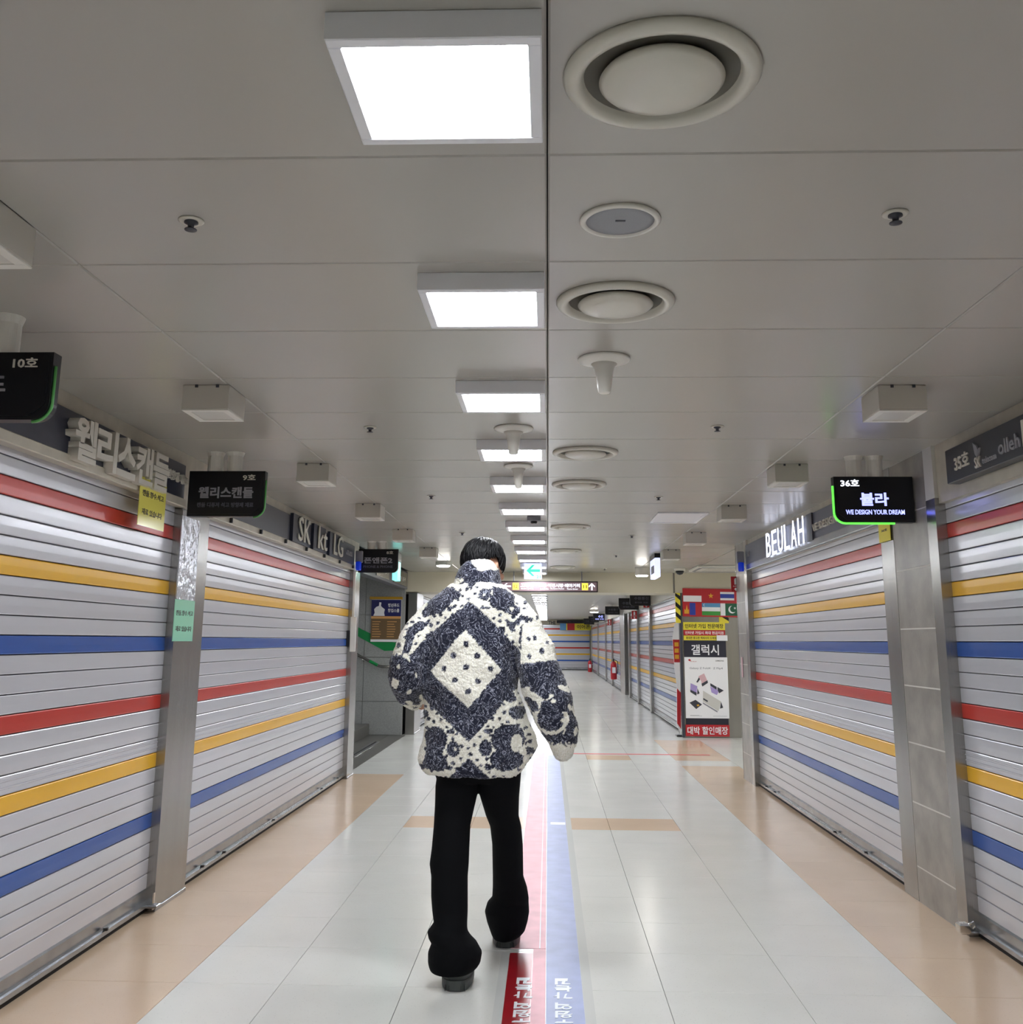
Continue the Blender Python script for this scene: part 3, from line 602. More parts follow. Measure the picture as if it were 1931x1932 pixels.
def ext_sign(label, x, y, z, s=1, rz=-PI / 2):
    t = thing('fire_sign', label, 'sign', (x, y, z), rz)
    part('plate', MB().box(0, .12 * s, -.012, 0, 0, .19 * s, .002), M['redp'], t)
    part('extinguisher_symbol', MB().prism([(.04 * s, .09 * s), (.08 * s, .09 * s), (.08 * s, .15 * s), (.07 * s, .17 * s), (.05 * s, .17 * s), (.04 * s, .15 * s)], -.014, -.012), M['white'], t)
    part('arrow', MB().prism([(.06 * s, .01 * s), (.085 * s, .035 * s), (.07 * s, .05 * s), (.05 * s, .05 * s), (.035 * s, .035 * s)], -.014, -.012), M['white'], t)
    text('소화기', .08 * s, .02 * s, M['white'], t, .06 * s, -.012, .07 * s, .001, .02)
ext_sign('red extinguisher sign on the right tiled pillar at the passage', 1.93, 10.735, 1.865, .85, 0)
for lab, y in (('red extinguisher sign, nearest beyond the beam', 20.03), ('red extinguisher sign, second beyond the beam', 22.83), ('red extinguisher sign, third beyond the beam', 32.03)): ext_sign(lab, 1.8765, y, 2.0 if y < 21 else 1.84, .95, 0)
for lab, x, y in (('blue warning lamp on the right tiled pillar', 1.93, 10.14), ('blue warning lamp on the left post by the stair', -1.93, 10.22)):
    t = thing('warning_lamp', lab, 'lamp', (x, y, 2.04)); part('bracket', MB().box(-.035, .035, 0, .05, .08, .2, .006), M['greyp'], t); part('blue_lens', MB().lathe([(.001, 0), (.026, 0), (.03, .02), (.03, .08), (.02, .09), (.001, .09)], 16), M['bluecap'], t, smooth=True)
t = thing('wall_conduit', 'white cable duct with a black switch on the slim left post', 'conduit', (-1.985, 10.28, 0))
part('duct', MB().box(.0, .02, -.02, 0, 1.57, 2.04), M['offwhite'], t); part('cover', MB().box(-.01, .045, -.03, 0, 1.23, 1.575, .004), M['offwhite'], t); part('switch', MB().box(-.06, -.012, -.035, 0, 1.28, 1.44, .006), M['black'], t)
t = thing('stair_header', 'grey header with display panels over the stair opening', 'header', (-2.1, 10.66, 2.09), PI / 2)
part('beam_body', MB().box(0, 4.42, 0, .12, 0, .255, .004), M['greysign'], t)
for a, c, s in ((1.6, 2.6, '수원역 지하상가'), (3.0, 4.3, '시민상가 출구')): part('display_panel', MB().box(a, c, -.012, 0, .03, .23, .003), M['steel'], t); text(s, (c - a) * .7, .06, M['letter'], t, (a + c) / 2, -.012, .12, .004)
t = thing('stair_poster', 'navy and brown poster with a cook on the stair wall', 'poster', (-2.39, 14.984, 1.32))
part('rail', MB().box(-.25, .24, -.02, 0, .615, .655), M['ochre'], t)
part('sheet', MB().box(-.22, .22, -.01, 0, 0, .615), M['white'], t)
part('navy_panel', MB().box(-.22, .22, -.012, -.01, .37, .61), M['posternavy'], t); part('brown_panel', MB().box(-.22, .22, -.012, -.01, .035, .335), M['pbrown'], t); part('orange_band', MB().box(-.22, .22, -.012, -.01, .335, .37), M['orange'], t)
text('청년푸드', .17, .055, M['white'], t, .11, -.012, .53, .002, .02); text('창업스쿨', .17, .055, M['white'], t, .11, -.012, .455, .002, .02)
part('cook_figure', MB().prism([(-.19, .375), (-.02, .375), (-.03, .42), (-.02, .47), (-.06, .50), (-.08, .52), (-.075, .57), (-.105, .575), (-.11, .52), (-.15, .505), (-.18, .47), (-.17, .42)], -.014, -.012), M['white'], t)
bb = MB()
for i in range(7):
    for sx in (-.2, .02): bb.box(sx, sx + .1 + .05 * R.random(), -.013, -.012, .07 + i * .036, .08 + i * .036)
part('small_print', bb, M['orange'], t, kind='stuff')
t = thing('guide_stripe', 'green guide stripe on the stair wall', 'stripe', (-2.4, 14.99, 0)); part('stripe', MB().prism([(-1.2, 2.0), (-.35, 1.50), (.03, 1.33), (.23, 1.30), (.23, 1.2), (.0, 1.19), (-.35, 1.37), (-1.2, 1.86)], -.002, 0.004), M['greenst'], t)
t = thing('stair_handrail', 'steel handrail on the stair wall with a green sleeve', 'handrail', (-2.4, 14.9, 0))
part('rail', MB().tube([(-1.4, 0, 1.77), (-.34, 0, 1.11), (-.06, 0, .975), (.0, 0, .965), (.26, 0, .965)], .02, 10), M['steel'], t, smooth=True)
part('sleeve', MB().tube([(-.2, 0, 1.045), (-.08, 0, .985)], .023, 10), M['greenst'], t)
for xx, zz in ((-.3, 1.07), (.15, .95)): part('bracket', MB().tube([(xx, 0, zz), (xx, .09, zz - .03)], .01, 6), M['steel'], t)
# ------------------------------------------------------------------ advert column
PX, PY = 1.95, 15.06
t = thing('advert_column', 'steel clad column at the right passage covered in adverts', 'column', (PX, PY, 0))
part('cladding', MB().box(0, .86, .04, .55, 0, 2.055, .004), M['steel'], t)
part('corner_strip', MB().box(-.01, .025, .02, .1, 0, 2.055, .004), M['dkphone'], t)
def board(name, label, cat, x0, x1, z0, z1, m, y=PY + .03, th=.012):
    t = thing(name, label, cat, ((x0 + x1) / 2, y, z0)); part('board', MB().box(x0 - (x0 + x1) / 2, x1 - (x0 + x1) / 2, -th, 0, 0, z1 - z0, .001), m, t); return t
t = board('advert_strip', 'yellow advert strip with black Korean print, upper', 'sign', 1.992, 2.60, 1.52, 1.632, M['yel']); text('인터넷 가입 전문매장', .56, .065, M['ink'], t, 0, -.012, .056, .002, .016)
t = board('advert_strip', 'red advert strip with white Korean print between yellow ones', 'sign', 1.994, 2.60, 1.442, 1.517, M['redp']); text('인터넷 가입시 최대 현금지원', .56, .045, M['white'], t, 0, -.012, .037, .002, .016)
t = board('advert_strip', 'yellow advert strip with small black print, lower', 'sign', 1.994, 2.50, 1.372, 1.438, M['yel']); text('휴대폰 중고폰 액세서리 도매점', .44, .035, M['ink'], t, 0, -.012, .033, .002, .016)
board('price_card', 'small blank white card beside the lower yellow strip', 'card', 2.472, 2.628, 1.366, 1.446, M['white'], PY + .014)
t = board('advert_board', 'black advert board with three white Korean letters', 'sign', 1.994, 2.605, .06, 1.365, M['blackp'], PY + .033); text('갤럭시', .40, .15, M['white'], t, 0, -.012, 1.175, .004, .016)
t = board('red_sale_board', 'red sale board with white Korean letters at the column foot', 'sign', 1.985, 2.61, .02, .18, M['redp'], PY + .015); text('대박 할인매장', .58, .11, M['white'], t, 0, -.012, .08, .003, .016)
t = board('phone_poster', 'white poster with five folding phones', 'poster', 1.992, 2.615, .27, 1.13, M['white'], PY + .018)
text('Galaxy Z Fold4 · Z Flip4', .48, .035, M['greyp'], t, 0, -.012, .70, .001, .01); text('SAMSUNG', .12, .016, M['ink'], t, .2, -.012, .81, .001, .02); text('SK telecom', .09, .014, M['redp'], t, -.18, -.012, .80, .001)
part('bird_emblem', MB().prism([(-.26, .82), (-.235, .835), (-.215, .815), (-.235, .80)], -.014, -.012), M['redp'], t)
for a in ((-.25, -.08, .03), (-.25, -.12, .04), (.08, .28, .03)): part('small_print', MB().box(a[0], a[1], -.013, -.012, a[2], a[2] + .004), M['greyp'], t)
def ph(polys, nm='phone_picture'):
    for i, (m, pts) in enumerate(polys): part(nm if i == 0 else 'phone_side', MB().prism(pts, -.014 - .0006 * i, -.012), M[m], t)
def q(pts): return [(((1260 + x / 6.04) - 1335.5) / 135, (1357 - (1080 + y / 6.04)) / 136) for x, y in pts][::-1]
ph([('pink', q([(362, 1190), (430, 1155), (470, 1250), (400, 1300), (395, 1250)])), ('dkphone', q([(395, 1275), (468, 1235), (472, 1265), (405, 1308)])), ('dkphone', q([(368, 1200), (335, 1258), (352, 1262), (380, 1225)]))])
ph([('lilac', q([(268, 1270), (345, 1305), (335, 1385), (262, 1345)])), ('dkphone', q([(262, 1345), (337, 1380), (330, 1415), (262, 1372)])), ('dkphone', q([(346, 1330), (370, 1385), (342, 1400)]))])
ph([('dkphone', q([(500, 1268), (572, 1310), (572, 1345), (500, 1300)])), ('lilac', q([(498, 1305), (575, 1345), (600, 1355), (572, 1405), (510, 1375)])), ('dkphone', q([(580, 1312), (655, 1352), (600, 1385), (582, 1345)]))])
ph([('dkphone', q([(248, 1495), (320, 1462), (395, 1515), (325, 1568)])), ('gold', q([(330, 1520), (355, 1512), (365, 1530), (340, 1536)]))])
ph([('phone', q([(412, 1355), (620, 1480), (585, 1590), (405, 1480)])), ('greyp', q([(405, 1490), (575, 1590), (570, 1605), (405, 1505)])), ('dkphone', q([(412, 1440), (465, 1470), (460, 1488), (410, 1458)])), ('dkphone', q([(618, 1482), (640, 1550), (605, 1560)]))])
# flags
t = thing('flag_banner', 'banner of six national flags on the advert column', 'banner', (2.0, PY + .02, 1.735), 0)
t.rotation_euler = (0, math.radians(.6), 0)
part('backing', MB().box(-.01, .81, -.004, .0, -.02, .39), M['redp'], t)
fw, fh = .268, .178
def fr(nm, rects, x0, z0):
    for i, (m, a, b_, c, d) in enumerate(rects): part(nm, MB().box(x0 + a * fw, x0 + b_ * fw, -.0055 - .0002 * i, -.004, z0 + c * fh, z0 + d * fh), M[m], t)
fr('flag_band', [('redp', 0, 1, .5, 1), ('white', 0, 1, 0, .5)], 0, .195)
fr('flag_field', [('redp', 0, 1, 0, 1)], .272, .195)
fr('flag_band', [('redp', 0, .76, .84, 1), ('white', 0, .76, .67, .84), ('bluep', 0, .76, .33, .67), ('white', 0, .76, .16, .33), ('redp', 0, .76, 0, .16)], .544, .195)
fr('flag_band', [('redp', 0, .34, 0, 1), ('bluep', .34, .66, 0, 1), ('redp', .66, 1, 0, 1)], 0, 0)
fr('flag_band', [('skyp', 0, 1, .67, 1), ('white', 0, 1, .34, .67), ('greenp', 0, 1, 0, .34)], .272, 0)
fr('flag_band', [('white', 0, .26, 0, 1), ('dkgreen', .26, .98, 0, 1)], .544, 0)
def star(x, z, r, n=5, rot=0): return [(x + (r if k % 2 == 0 else r * .4) * math.sin(k * PI / n + rot), z + (r if k % 2 == 0 else r * .4) * math.cos(k * PI / n + rot)) for k in range(2 * n)][::-1]
part('star', MB().prism(star(.272 + fw / 2, .195 + fh / 2, .042), -.0075, -.0055), M['gold'], t)
part('soyombo_emblem', MB().prism([(.012, .02), (.08, .02), (.08, .09), (.066, .07), (.06, .1), (.05, .15), (.04, .1), (.03, .07), (.012, .09)], -.0085, -.0055), M['gold'], t)
def cres(cx_, cz, r, a0):
    D = PI / 180; p = [(r * math.cos(a * D), r * math.sin(a * D)) for a in range(60, 301, 16)] + [(.35 * r + .879 * r * math.cos(a * D), .879 * r * math.sin(a * D)) for a in range(272, 79, -16)]
    return [(cx_ + x * math.cos(a0) - z * math.sin(a0), cz + x * math.sin(a0) + z * math.cos(a0)) for x, z in p]
part('crescent', MB().prism(cres(.544 + .63 * fw, fh * .5, .055, .5), -.0085, -.0055), M['white'], t); part('star', MB().prism(star(.544 + .78 * fw, fh * .62, .02), -.0085, -.0055), M['white'], t)
part('crescent', MB().prism(cres(.31, .15, .018, 0), -.0085, -.0055), M['white'], t)
def hazard(label, x0, x1, z0, z1, y, n):
    t = thing('hazard_tape', label, 'tape', (x0, y, z0)); wd, ht = x1 - x0, z1 - z0
    part('tape', MB().box(0, wd, 0, .01, 0, ht), M['yel'], t)
    for i in range(n):
        a = ht * (i + .25) / n; part('black_stripe', MB().prism([(0, a + wd * .9), (wd, a), (wd, min(ht, a + ht / n * .45)), (0, min(ht, a + wd * .9 + ht / n * .45))], -.002, 0), M['black'], t)
hazard('yellow and black hazard tape down the beam corner', 1.882, 1.955, 1.62, 2.055, PY + .0, 3)
hazard('short yellow and black hazard tape under the flags', 2.52, 2.66, 1.62, 1.735, PY + .025, 1)
t = thing('standing_banner', 'slim red and white standing banner left of the advert column', 'banner', (1.90, 15.3, 0))
part('cloth', MB().prism([(-.015, .16), (.04, .02), (.055, .5), (.05, 1.0), (.05, 1.6), (.03, 1.66), (-.01, 1.6), (-.045, 1.4), (-.03, 1.0), (0, .7)], -.02, 0), M['white'], t)
for pg in ([(-.03, 1.05), (.05, 1.05), (.05, 1.38), (-.043, 1.38)], [(-.01, .18), (.045, .1), (.05, .62), (0, .68)]): part('red_print', MB().prism(pg, -.024, -.02), M['redp'], t)
for i in range(3): part('gold_print', MB().box(-.02, .04, -.026, -.024, 1.1 + i * .09, 1.16 + i * .09), M['gold'], t)
part('foot', MB().box(-.03, .07, -.1, .06, 0, .02, .004), M['black'], t)
# ------------------------------------------------------------------ floor tape
def strip(name, label, x0, x1, y0, y1, m, z=.0012, cat='floor tape'):
    return thing(name, label, cat, ((x0 + x1) / 2, (y0 + y1) / 2, 0), me=MB().box(-(x1 - x0) / 2, (x1 - x0) / 2, -(y1 - y0) / 2, (y1 - y0) / 2, 0, z).mesh(name, m))
GLY = """365,150 480,150 480,395 365,395|365,150 880,150 865,262 480,262|770,262 640,270 625,385 710,385 790,290|700,345 985,350 965,390 690,388|400,425 930,440 930,490 430,470|330,530 430,505 1030,515 990,570 380,560|410,570 930,570 930,625 410,625|850,440 930,440 940,680 840,680|450,710 550,690 545,955 445,955|315,870 440,815 440,865|860,750 770,770 700,950 810,950 815,850|800,905 1070,905 1050,960 800,960|365,1110 490,1110 490,1380 370,1380|490,1170 930,1180 925,1225 490,1230|490,1320 640,1310 640,1365 490,1370|380,1440 950,1450 945,1500 380,1490|375,1480 490,1480 490,1720 375,1720|950,1460 860,1560 680,1600 500,1590 500,1540 700,1550 850,1470|850,1600 1065,1555 1045,1600 900,1620|670,1795 785,1795 785,1880 670,1880|360,1900 440,1870 1095,1885 1080,1925 360,1925"""
def floor_at(px, py):
    d = _M @ np.array([(px - CX) / F_PX, -(py - CY) / F_PX, -1.0]); s = -EYE / d[2]; return (d[0] * s, d[1] * s)
def glyphs(mb, dx):
    for gi, g in enumerate(GLY.split('|')):
        pts = [floor_at(1030 + float(a.split(',')[0]) / 21, 1840 + float(a.split(',')[1]) / 21) for a in g.split()]
        pts = [(x + dx, y) for x, y in pts]
        ar = sum(pts[i][0] * pts[(i + 1) % len(pts)][1] - pts[(i + 1) % len(pts)][0] * pts[i][1] for i in range(len(pts)))
        if ar < 0: pts = pts[::-1]
        mb.flat(pts, .0, .0010 + gi * .00003)
    for (cx_, cy_, rx, ry) in ((830, 1315, 215, 75), (810, 1665, 220, 60)):
        n = 20
        for k in range(n):
            q4 = []
            for (a, s) in ((k, 1), (k + 1, 1), (k + 1, .55), (k, .55)):
                th = 2 * PI * a / n; p = floor_at(1030 + (cx_ + rx * s * math.cos(th)) / 21, 1840 + (cy_ + ry * s * math.sin(th)) / 21); q4.append((p[0] + dx, p[1]))
            mb.flat(q4[::-1], 0, .0018)
    return mb
def tape(name, label, x0, x1, y0, y1, m, dx=None, z=.0012, creases=0):
    t = thing(name, label, 'floor tape', ((x0 + x1) / 2, y0, .0))
    part('tape', MB().box(-(x1 - x0) / 2, (x1 - x0) / 2, 0, y1 - y0, 0, z), m, t)
    if dx is not None:
        g = MB(); glyphs(g, dx - (x0 + x1) / 2); g.v = [(a, b_ - y0, c + z) for a, b_, c in g.v]; part('lettering', g, M['tapewhite'], t)
    return t
t = tape('floor_tape', 'long worn pink floor tape left of the blue one', -.168, -.010, 4.86, 12.82, M['tapepink'], z=.0016)
part('crease', MB().box(.05, .054, 0, 7.9, .0016, .0028), M['tapewhite'], t)
t = tape('floor_tape', 'worn blue floor tape with white lettering', -.008, .135, 2.6, 12.6, M['tapeblue'], dx=0, z=.0016)
tape('floor_tape', 'bright red floor tape with white lettering, nearest', -.168, -.068, 2.6, 4.79, M['tapered'], dx=-.155, z=.0018)
strip('floor_tape', 'faded pink tape strip between the bright red and blue tapes', -.066, -.010, 2.6, 4.855, M['tapepink'], .0014)
strip('floor_tape', 'clear tape border right of the blue floor tape', .137, .175, 2.6, 12.2, M['clear'], .0008)
strip('floor_tape', 'clear tape border left of the bright red floor tape', -.205, -.17, 2.6, 4.8, M['clear'], .0008)
strip('floor_tape', 'small white patch across the blue floor tape', .02, .13, 7.95, 8.05, M['tapewhite'], .0026)
strip('floor_line', 'thin red line across the floor at the passage', .30, 1.97, 12.79, 12.85, M['redline'], .0012)
# padlock at the foot of the right pillar
t = thing('padlock', 'chrome padlock on the rail end by the right pillar', 'padlock', (1.96, 5.12, .0))
part('lock_body', MB().box(-.05, .0, -.035, .02, .03, .075, .008), M['chrome'], t); part('shackle', MB().tube([(-.01, -.01, .06), (.02, -.01, .08), (.035, .0, .06), (.03, .01, .045)], .006, 8), M['chrome'], t, smooth=True); part('hasp', MB().box(-.03, .05, .0, .03, .02, .032, .003), M['rail'], t)
t = thing('rail_latch', 'metal latch at the foot of the wide left post', 'latch', (-2.0, 5.33, 0)); part('hasp', MB().box(-.02, .05, -.03, .03, .03, .045, .004), M['rail'], t); part('pin', MB().tube([(.02, 0, .02), (.02, 0, .1)], .007, 8), M['chrome'], t)
# ------------------------------------------------------------------ the walker
def remesh(name, mb, voxel, mats, smooth_it=4, smooth_f=.5):
    me = mb.mesh('tmp', mats[0] if isinstance(mats, list) else mats)
    o = bpy.data.objects.new('tmp', me); COL.objects.link(o)
    r = o.modifiers.new('r', 'REMESH'); r.mode = 'VOXEL'; r.voxel_size = voxel
    s = o.modifiers.new('s', 'SMOOTH'); s.iterations = smooth_it; s.factor = smooth_f
    out = bpy.data.meshes.new_from_object(o.evaluated_get(bpy.context.evaluated_depsgraph_get()))
    bpy.data.objects.remove(o); out.name = name
    out.polygons.foreach_set('use_smooth', [True] * len(out.polygons))
    return out
def ring(cx_, cy_, z, a, bf, bb_, n=44, ex=.88, tilt=0, afr=None):
    """a: half width, bf/bb_: front (far from camera) and back half depth; afr: half width of the front right"""
    out = []
    for k in range(n):
        t = 2 * PI * k / n; c, s = math.cos(t), math.sin(t)
        x = math.copysign(abs(c) ** ex, c); y = math.copysign(abs(s) ** ex, s)
        aa = a
        if afr and c > 0: aa = a + (afr - a) * (.5 + .5 * max(-1, min(1, s * 1.6 + .3)))
        out.append((cx_ + aa * x, cy_ + (bf if s > 0 else bb_) * y, z + tilt * y))
    return out
def px_ring(xl, xr, y, Y, bf, bb_, **kw):
    A, B = at(xl, y, Y), at(xr, y, Y)
    xf = kw.pop('xf', None); a = (B.x - A.x) / 2
    if xf: kw['afr'] = a + (at(xf, y, Y).x - B.x)
    return ring((A.x + B.x) / 2, Y, (A.z + B.z) / 2, a, bf, bb_, **kw)
YP = 4.5
def arm(mb, pts, seg=28):
    P, Rr = [], []
    for i in range(len(pts) - 1):
        a, b = pts[i], pts[i + 1]
        for s in range(4):
            u = s / 4; A = at(*a[:3]); B = at(*b[:3]); P.append(A.lerp(B, u)); Rr.append(a[3] * (1 - u) + b[3] * u)
    P.append(at(*pts[-1][:3])); Rr.append(pts[-1][3])
    mb.tube(P, Rr, seg)
    for p_, r_ in zip(P[::2] + [P[-1]], Rr[::2] + [Rr[-1]]): mb.ellip(p_, (r_,) * 3)
LA = [(820, 1160, 4.5, .07), (800, 1188, 4.47, .080), (783, 1215, 4.44, .084), (770, 1250, 4.42, .083), (766, 1278, 4.44, .078), (770, 1300, 4.50, .07), (780, 1314, 4.62, .06), (788, 1322, 4.72, .05)]
RA = [(966, 1156, 4.5, .08), (988, 1182, 4.47, .087), (1003, 1218, 4.45, .092), (1015, 1256, 4.43, .093), (1025, 1290, 4.42, .095), (1040, 1330, 4.40, .097), (1052, 1365, 4.40, .088), (1061, 1396, 4.41, .07), (1064, 1412, 4.42, .055)]
j = MB()
rows = [(1461, 804, 982, .15, .14, None), (1450, 795, 986, .165, .155, 992), (1433, 789, 986, .17, .165, 1008), (1407, 791, 988, .17, .165, 1024), (1384, 796, 988, .17, .165, 1016), (1360, 801, 987, .165, .16, 1002), (1335, 801, 984, .165, .16, 990), (1300, 794, 980, .16, .16, None),
        (1250, 788, 982, .15, .155, None), (1200, 787, 988, .14, .15, None), (1165, 793, 994, .13, .14, None), (1140, 802, 992, .12, .13, None), (1124, 818, 978, .105, .118, None), (1110, 838, 960, .095, .105, None), (1101, 852, 950, .088, .098, None)]
j.loft([px_ring(xl, xr, y, YP, bf, bk, xf=xf) for y, xl, xr, bf, bk, xf in rows])
arm(j, LA); arm(j, RA)
je = remesh('jacket', j, .0052, M['white'], 5, .6)
cl = MB()
cl.loft([px_ring(856, 948, 1108, 4.5, .085, .092), px_ring(859, 946, 1100, 4.5, .085, .09), px_ring(861, 945, 1092, 4.5, .084, .088), px_ring(864, 943, 1082, 4.505, .082, .086, tilt=-.004), px_ring(869, 940, 1072, 4.51, .078, .082, tilt=-.008), px_ring(875, 936, 1067, 4.515, .072, .076, tilt=-.012), px_ring(884, 930, 1062, 4.52, .055, .06, tilt=-.012)])
ce_ = remesh('collar', cl, .0052, M['white'], 4, .5)
# ---- print of the cloth, laid out flat on the back in units of the photograph
PXS = 1 / (at(1000, 1250, YP).x - at(999, 1250, YP).x)
X0 = at(905, 1250, YP).x; zt = at(905, 1050, YP).z; zb = at(905, 1470, YP).z
POLYD = [
 [(888, 1137), (940, 1184), (967, 1216), (985, 1236), (998, 1262), (984, 1292), (960, 1319), (917, 1370), (892, 1396), (878, 1384), (848, 1358), (814, 1332), (790, 1308), (770, 1278), (768, 1262), (789, 1232), (830, 1187), (875, 1153)],
 [(879, 1100), (903, 1100), (890, 1117)],
 [(893, 1424), (940, 1470), (848, 1470)],
 [(809, 1120), (820, 1112), (850, 1108), (866, 1118), (872, 1126), (866, 1132), (858, 1137), (849, 1148), (838, 1160), (799, 1169), (797, 1157), (808, 1148), (806, 1135)],
 [(930, 1111), (955, 1113), (974, 1126), (971, 1138), (972, 1146), (983, 1150), (982, 1160), (974, 1166), (955, 1160), (932, 1151), (923, 1139), (931, 1128)],
 [(764, 1244), (775, 1192), (795, 1176), (816, 1179), (804, 1192), (790, 1200), (780, 1235), (772, 1256)],
 [(956, 1172), (968, 1178), (986, 1163), (991, 1172), (975, 1184), (968, 1197), (959, 1185)],
 [(984, 1184), (990, 1184), (988, 1240), (980, 1214)],
 [(811, 1373), (835, 1374), (852, 1398), (842, 1420), (850, 1440), (832, 1450), (806, 1446), (811, 1410)]]
ELD = [(829, 1391, 23, 21), (834, 1433, 20, 17), (864, 1409, 12, 14), (964, 1392, 31, 27), (960, 1428, 30, 21), (923, 1407, 12, 15), (916, 1126, 11, 12), (948, 1193, 8, 8), (861, 1126, 10, 10), (858, 1378, 9, 4), (856, 1442, 9, 4), (927, 1376, 9, 4), (929, 1441, 9, 4), (816, 1207, 8, 8), (966, 1316, 9, 10), (978, 1345, 14, 12), (803, 1350, 10, 9), (790, 1305, 12, 9), (853, 1152, 7, 3), (916, 1152, 7, 3), (800, 1445, 12, 6), (955, 1220, 5, 5),
       (820, 1335, 6, 6), (1003, 1415, 6, 5), (997, 1400, 3, 3), (795, 1412, 3, 6), (800, 1390, 3, 5), (1010, 1420, 6, 5)]
ELL = [(979, 1400, 11, 17), (868, 1409, 3, 3), (916, 1126, 2.5, 2.5), (968, 1153, 3, 5)]
DIA = [(881.6, 1193), (949, 1266), (890.4, 1336), (816, 1270)]
DOTS = [(884, 1219.5), (861, 1240), (905, 1241), (843, 1265), (885, 1262), (929.6, 1265), (864.4, 1285), (907.6, 1287), (889.5, 1305.7)]
def inpoly(x, y, poly):
    ins = np.zeros(x.shape, bool); n = len(poly)
    for i in range(n):
        x1, y1 = poly[i]; x2, y2 = poly[(i + 1) % n]
        if y1 == y2: continue
        c = ((y1 > y) != (y2 > y)) & (x < (x2 - x1) * (y - y1) / (y2 - y1) + x1); ins ^= c
    return ins
sp = []
rr = random.Random(3)
for _ in range(4000):
    p = (rr.uniform(770, 1005), rr.uniform(1108, 1462))
    if all((p[0] - a) ** 2 + (p[1] - b) ** 2 > 10.5 ** 2 for a, b, _, _ in sp): sp.append((p[0], p[1], rr.uniform(2.8, 4.4), rr.uniform(2.4, 3.5)))
def paint(me, mode):
    n = len(me.vertices); co = np.empty(n * 3, np.float32); me.vertices.foreach_get('co', co); co = co.reshape(-1, 3)
    nz = np.array([noise.noise((p[0] * 95, p[1] * 95, p[2] * 95)) for p in co]); nz2 = np.array([noise.noise((p[0] * 95 + 31, p[1] * 95, p[2] * 95 + 17)) for p in co])
    u = 905 + (co[:, 0] - X0) * PXS + nz * 2.1; v = 1050 + (co[:, 2] - zt) / (zb - zt) * 420 + nz2 * 2.1
    dark = np.zeros(n, bool)
    if mode == 'jacket':
        for p in POLYD: dark |= inpoly(u, v, p)
        for a, b, rx, ry in ELD: dark |= ((u - a) / rx) ** 2 + ((v - b) / ry) ** 2 < 1
        big = dark.copy()
        for a, b, rx, ry in ELL: dark &= ~(((u - a) / rx) ** 2 + ((v - b) / ry) ** 2 < 1)
        dia = inpoly(u, v, DIA); dark &= ~dia
        for a, b, rx, ry in sp:
            m = ((u - a) / rx) ** 2 + ((v - b) / ry) ** 2 < 1; dark |= m & ~dia & ~big
        for a, b in DOTS: dark |= ((u - a) ** 2 + (v - b) ** 2) < 5.4 ** 2
        # sleeves
        al = np.array([tuple(at(*p[:3])) for p in LA]); ar = np.array([tuple(at(*p[:3])) for p in RA])
        def dist(path):
            best = np.full(n, 9.); tt = np.zeros(n)
            for i in range(len(path) - 1):
                a, b = path[i], path[i + 1]; ab = b - a; t_ = np.clip(((co - a) @ ab) / ab.dot(ab), 0, 1); d = np.linalg.norm(co - a - t_[:, None] * ab, axis=1)
                m = d < best; best[m] = d[m]; tt[m] = i + t_[m]
            return best, tt
        dl, tl = dist(al); dr, tr_ = dist(ar)
        L_ = ((dl < .100) & (u < np.where(v < 1237, 765, 780 + (v - 1237) * .12)) & (v > 1150) & (v < 1335)) | ((dl < .09) & (u < 795) & (v > 1262) & (v < 1330))
        seam = np.interp(v, [1140, 1180, 1240, 1290], [1000, 988, 984, 984])
        R_ = (dr < .115) & (((u > seam) & (v < 1292)) | ((v >= 1288) & (dr < .104) & (co[:, 1] < 4.53) & (u > 983 + (v - 1290) * .34)))
        cells = np.array([noise.noise((p[0] * 24 + 5, p[1] * 24, p[2] * 24)) for p in co])
        sd = [(1010, 1207, 4.5), (999, 1209, 3.5), (1023, 1232, 5), (1003, 1172, 4), (1016, 1168, 3.5), (995, 1173, 5), (1000, 1241, 4), (1034, 1215, 3), (758, 1222, 4), (770, 1195, 3)]
        sl = np.zeros(n, bool)
        for a, b, r_ in sd: sl |= ((u - a) ** 2 + ((v - b) * .8) ** 2) < r_ ** 2
        band = (v > 1255 + (u - 985) * -.12) & (v < 1293)
        low = (v >= 1293) & (cells > -.18) & (v < 1400 + nz * 12)
        patch = ((u - 1012) / 34) ** 2 + ((v - 1309) / 13) ** 2 < 1
        low &= ~patch
        sp2 = patch & (cells > .12)
        # cream swirl line at the elbow crease
        dsw = np.abs(np.hypot((u - 1040) / 1.1, v - 1352) - 26) < 3.5; low &= ~(dsw & (v > 1340))
        dark = np.where(R_, sl | band | low | sp2, dark)
        lb = (v > 1237 + nz * 6) & (cells > -.22)
        dark = np.where(L_, sl | lb, dark)
        hem = (v > 1452) & (np.abs(u - 893) > 48); dark &= ~(hem & (nz < .25))
        side = (u < 801 + (v - 1350) * .06) & (v > 1365) & (v < 1440) & ~L_; dark &= ~side
        for a, b, rx, ry in ((796, 1390, 3, 5), (792, 1412, 3.2, 6)): dark |= side & (((u - a) / rx) ** 2 + ((v - b) / ry) ** 2 < 1)
    else:
        dark[:] = True
        dark &= ~inpoly(u, v, [(884, 1055), (945, 1055), (938, 1079), (925, 1077), (909, 1083), (901, 1078)])
        dark &= ~inpoly(u, v, [(850, 1103), (856, 1094), (874, 1096), (876, 1101), (862, 1108)])
    nr = np.empty(n * 3, np.float32); me.vertices.foreach_get('normal', nr); nr = nr.reshape(-1, 3)
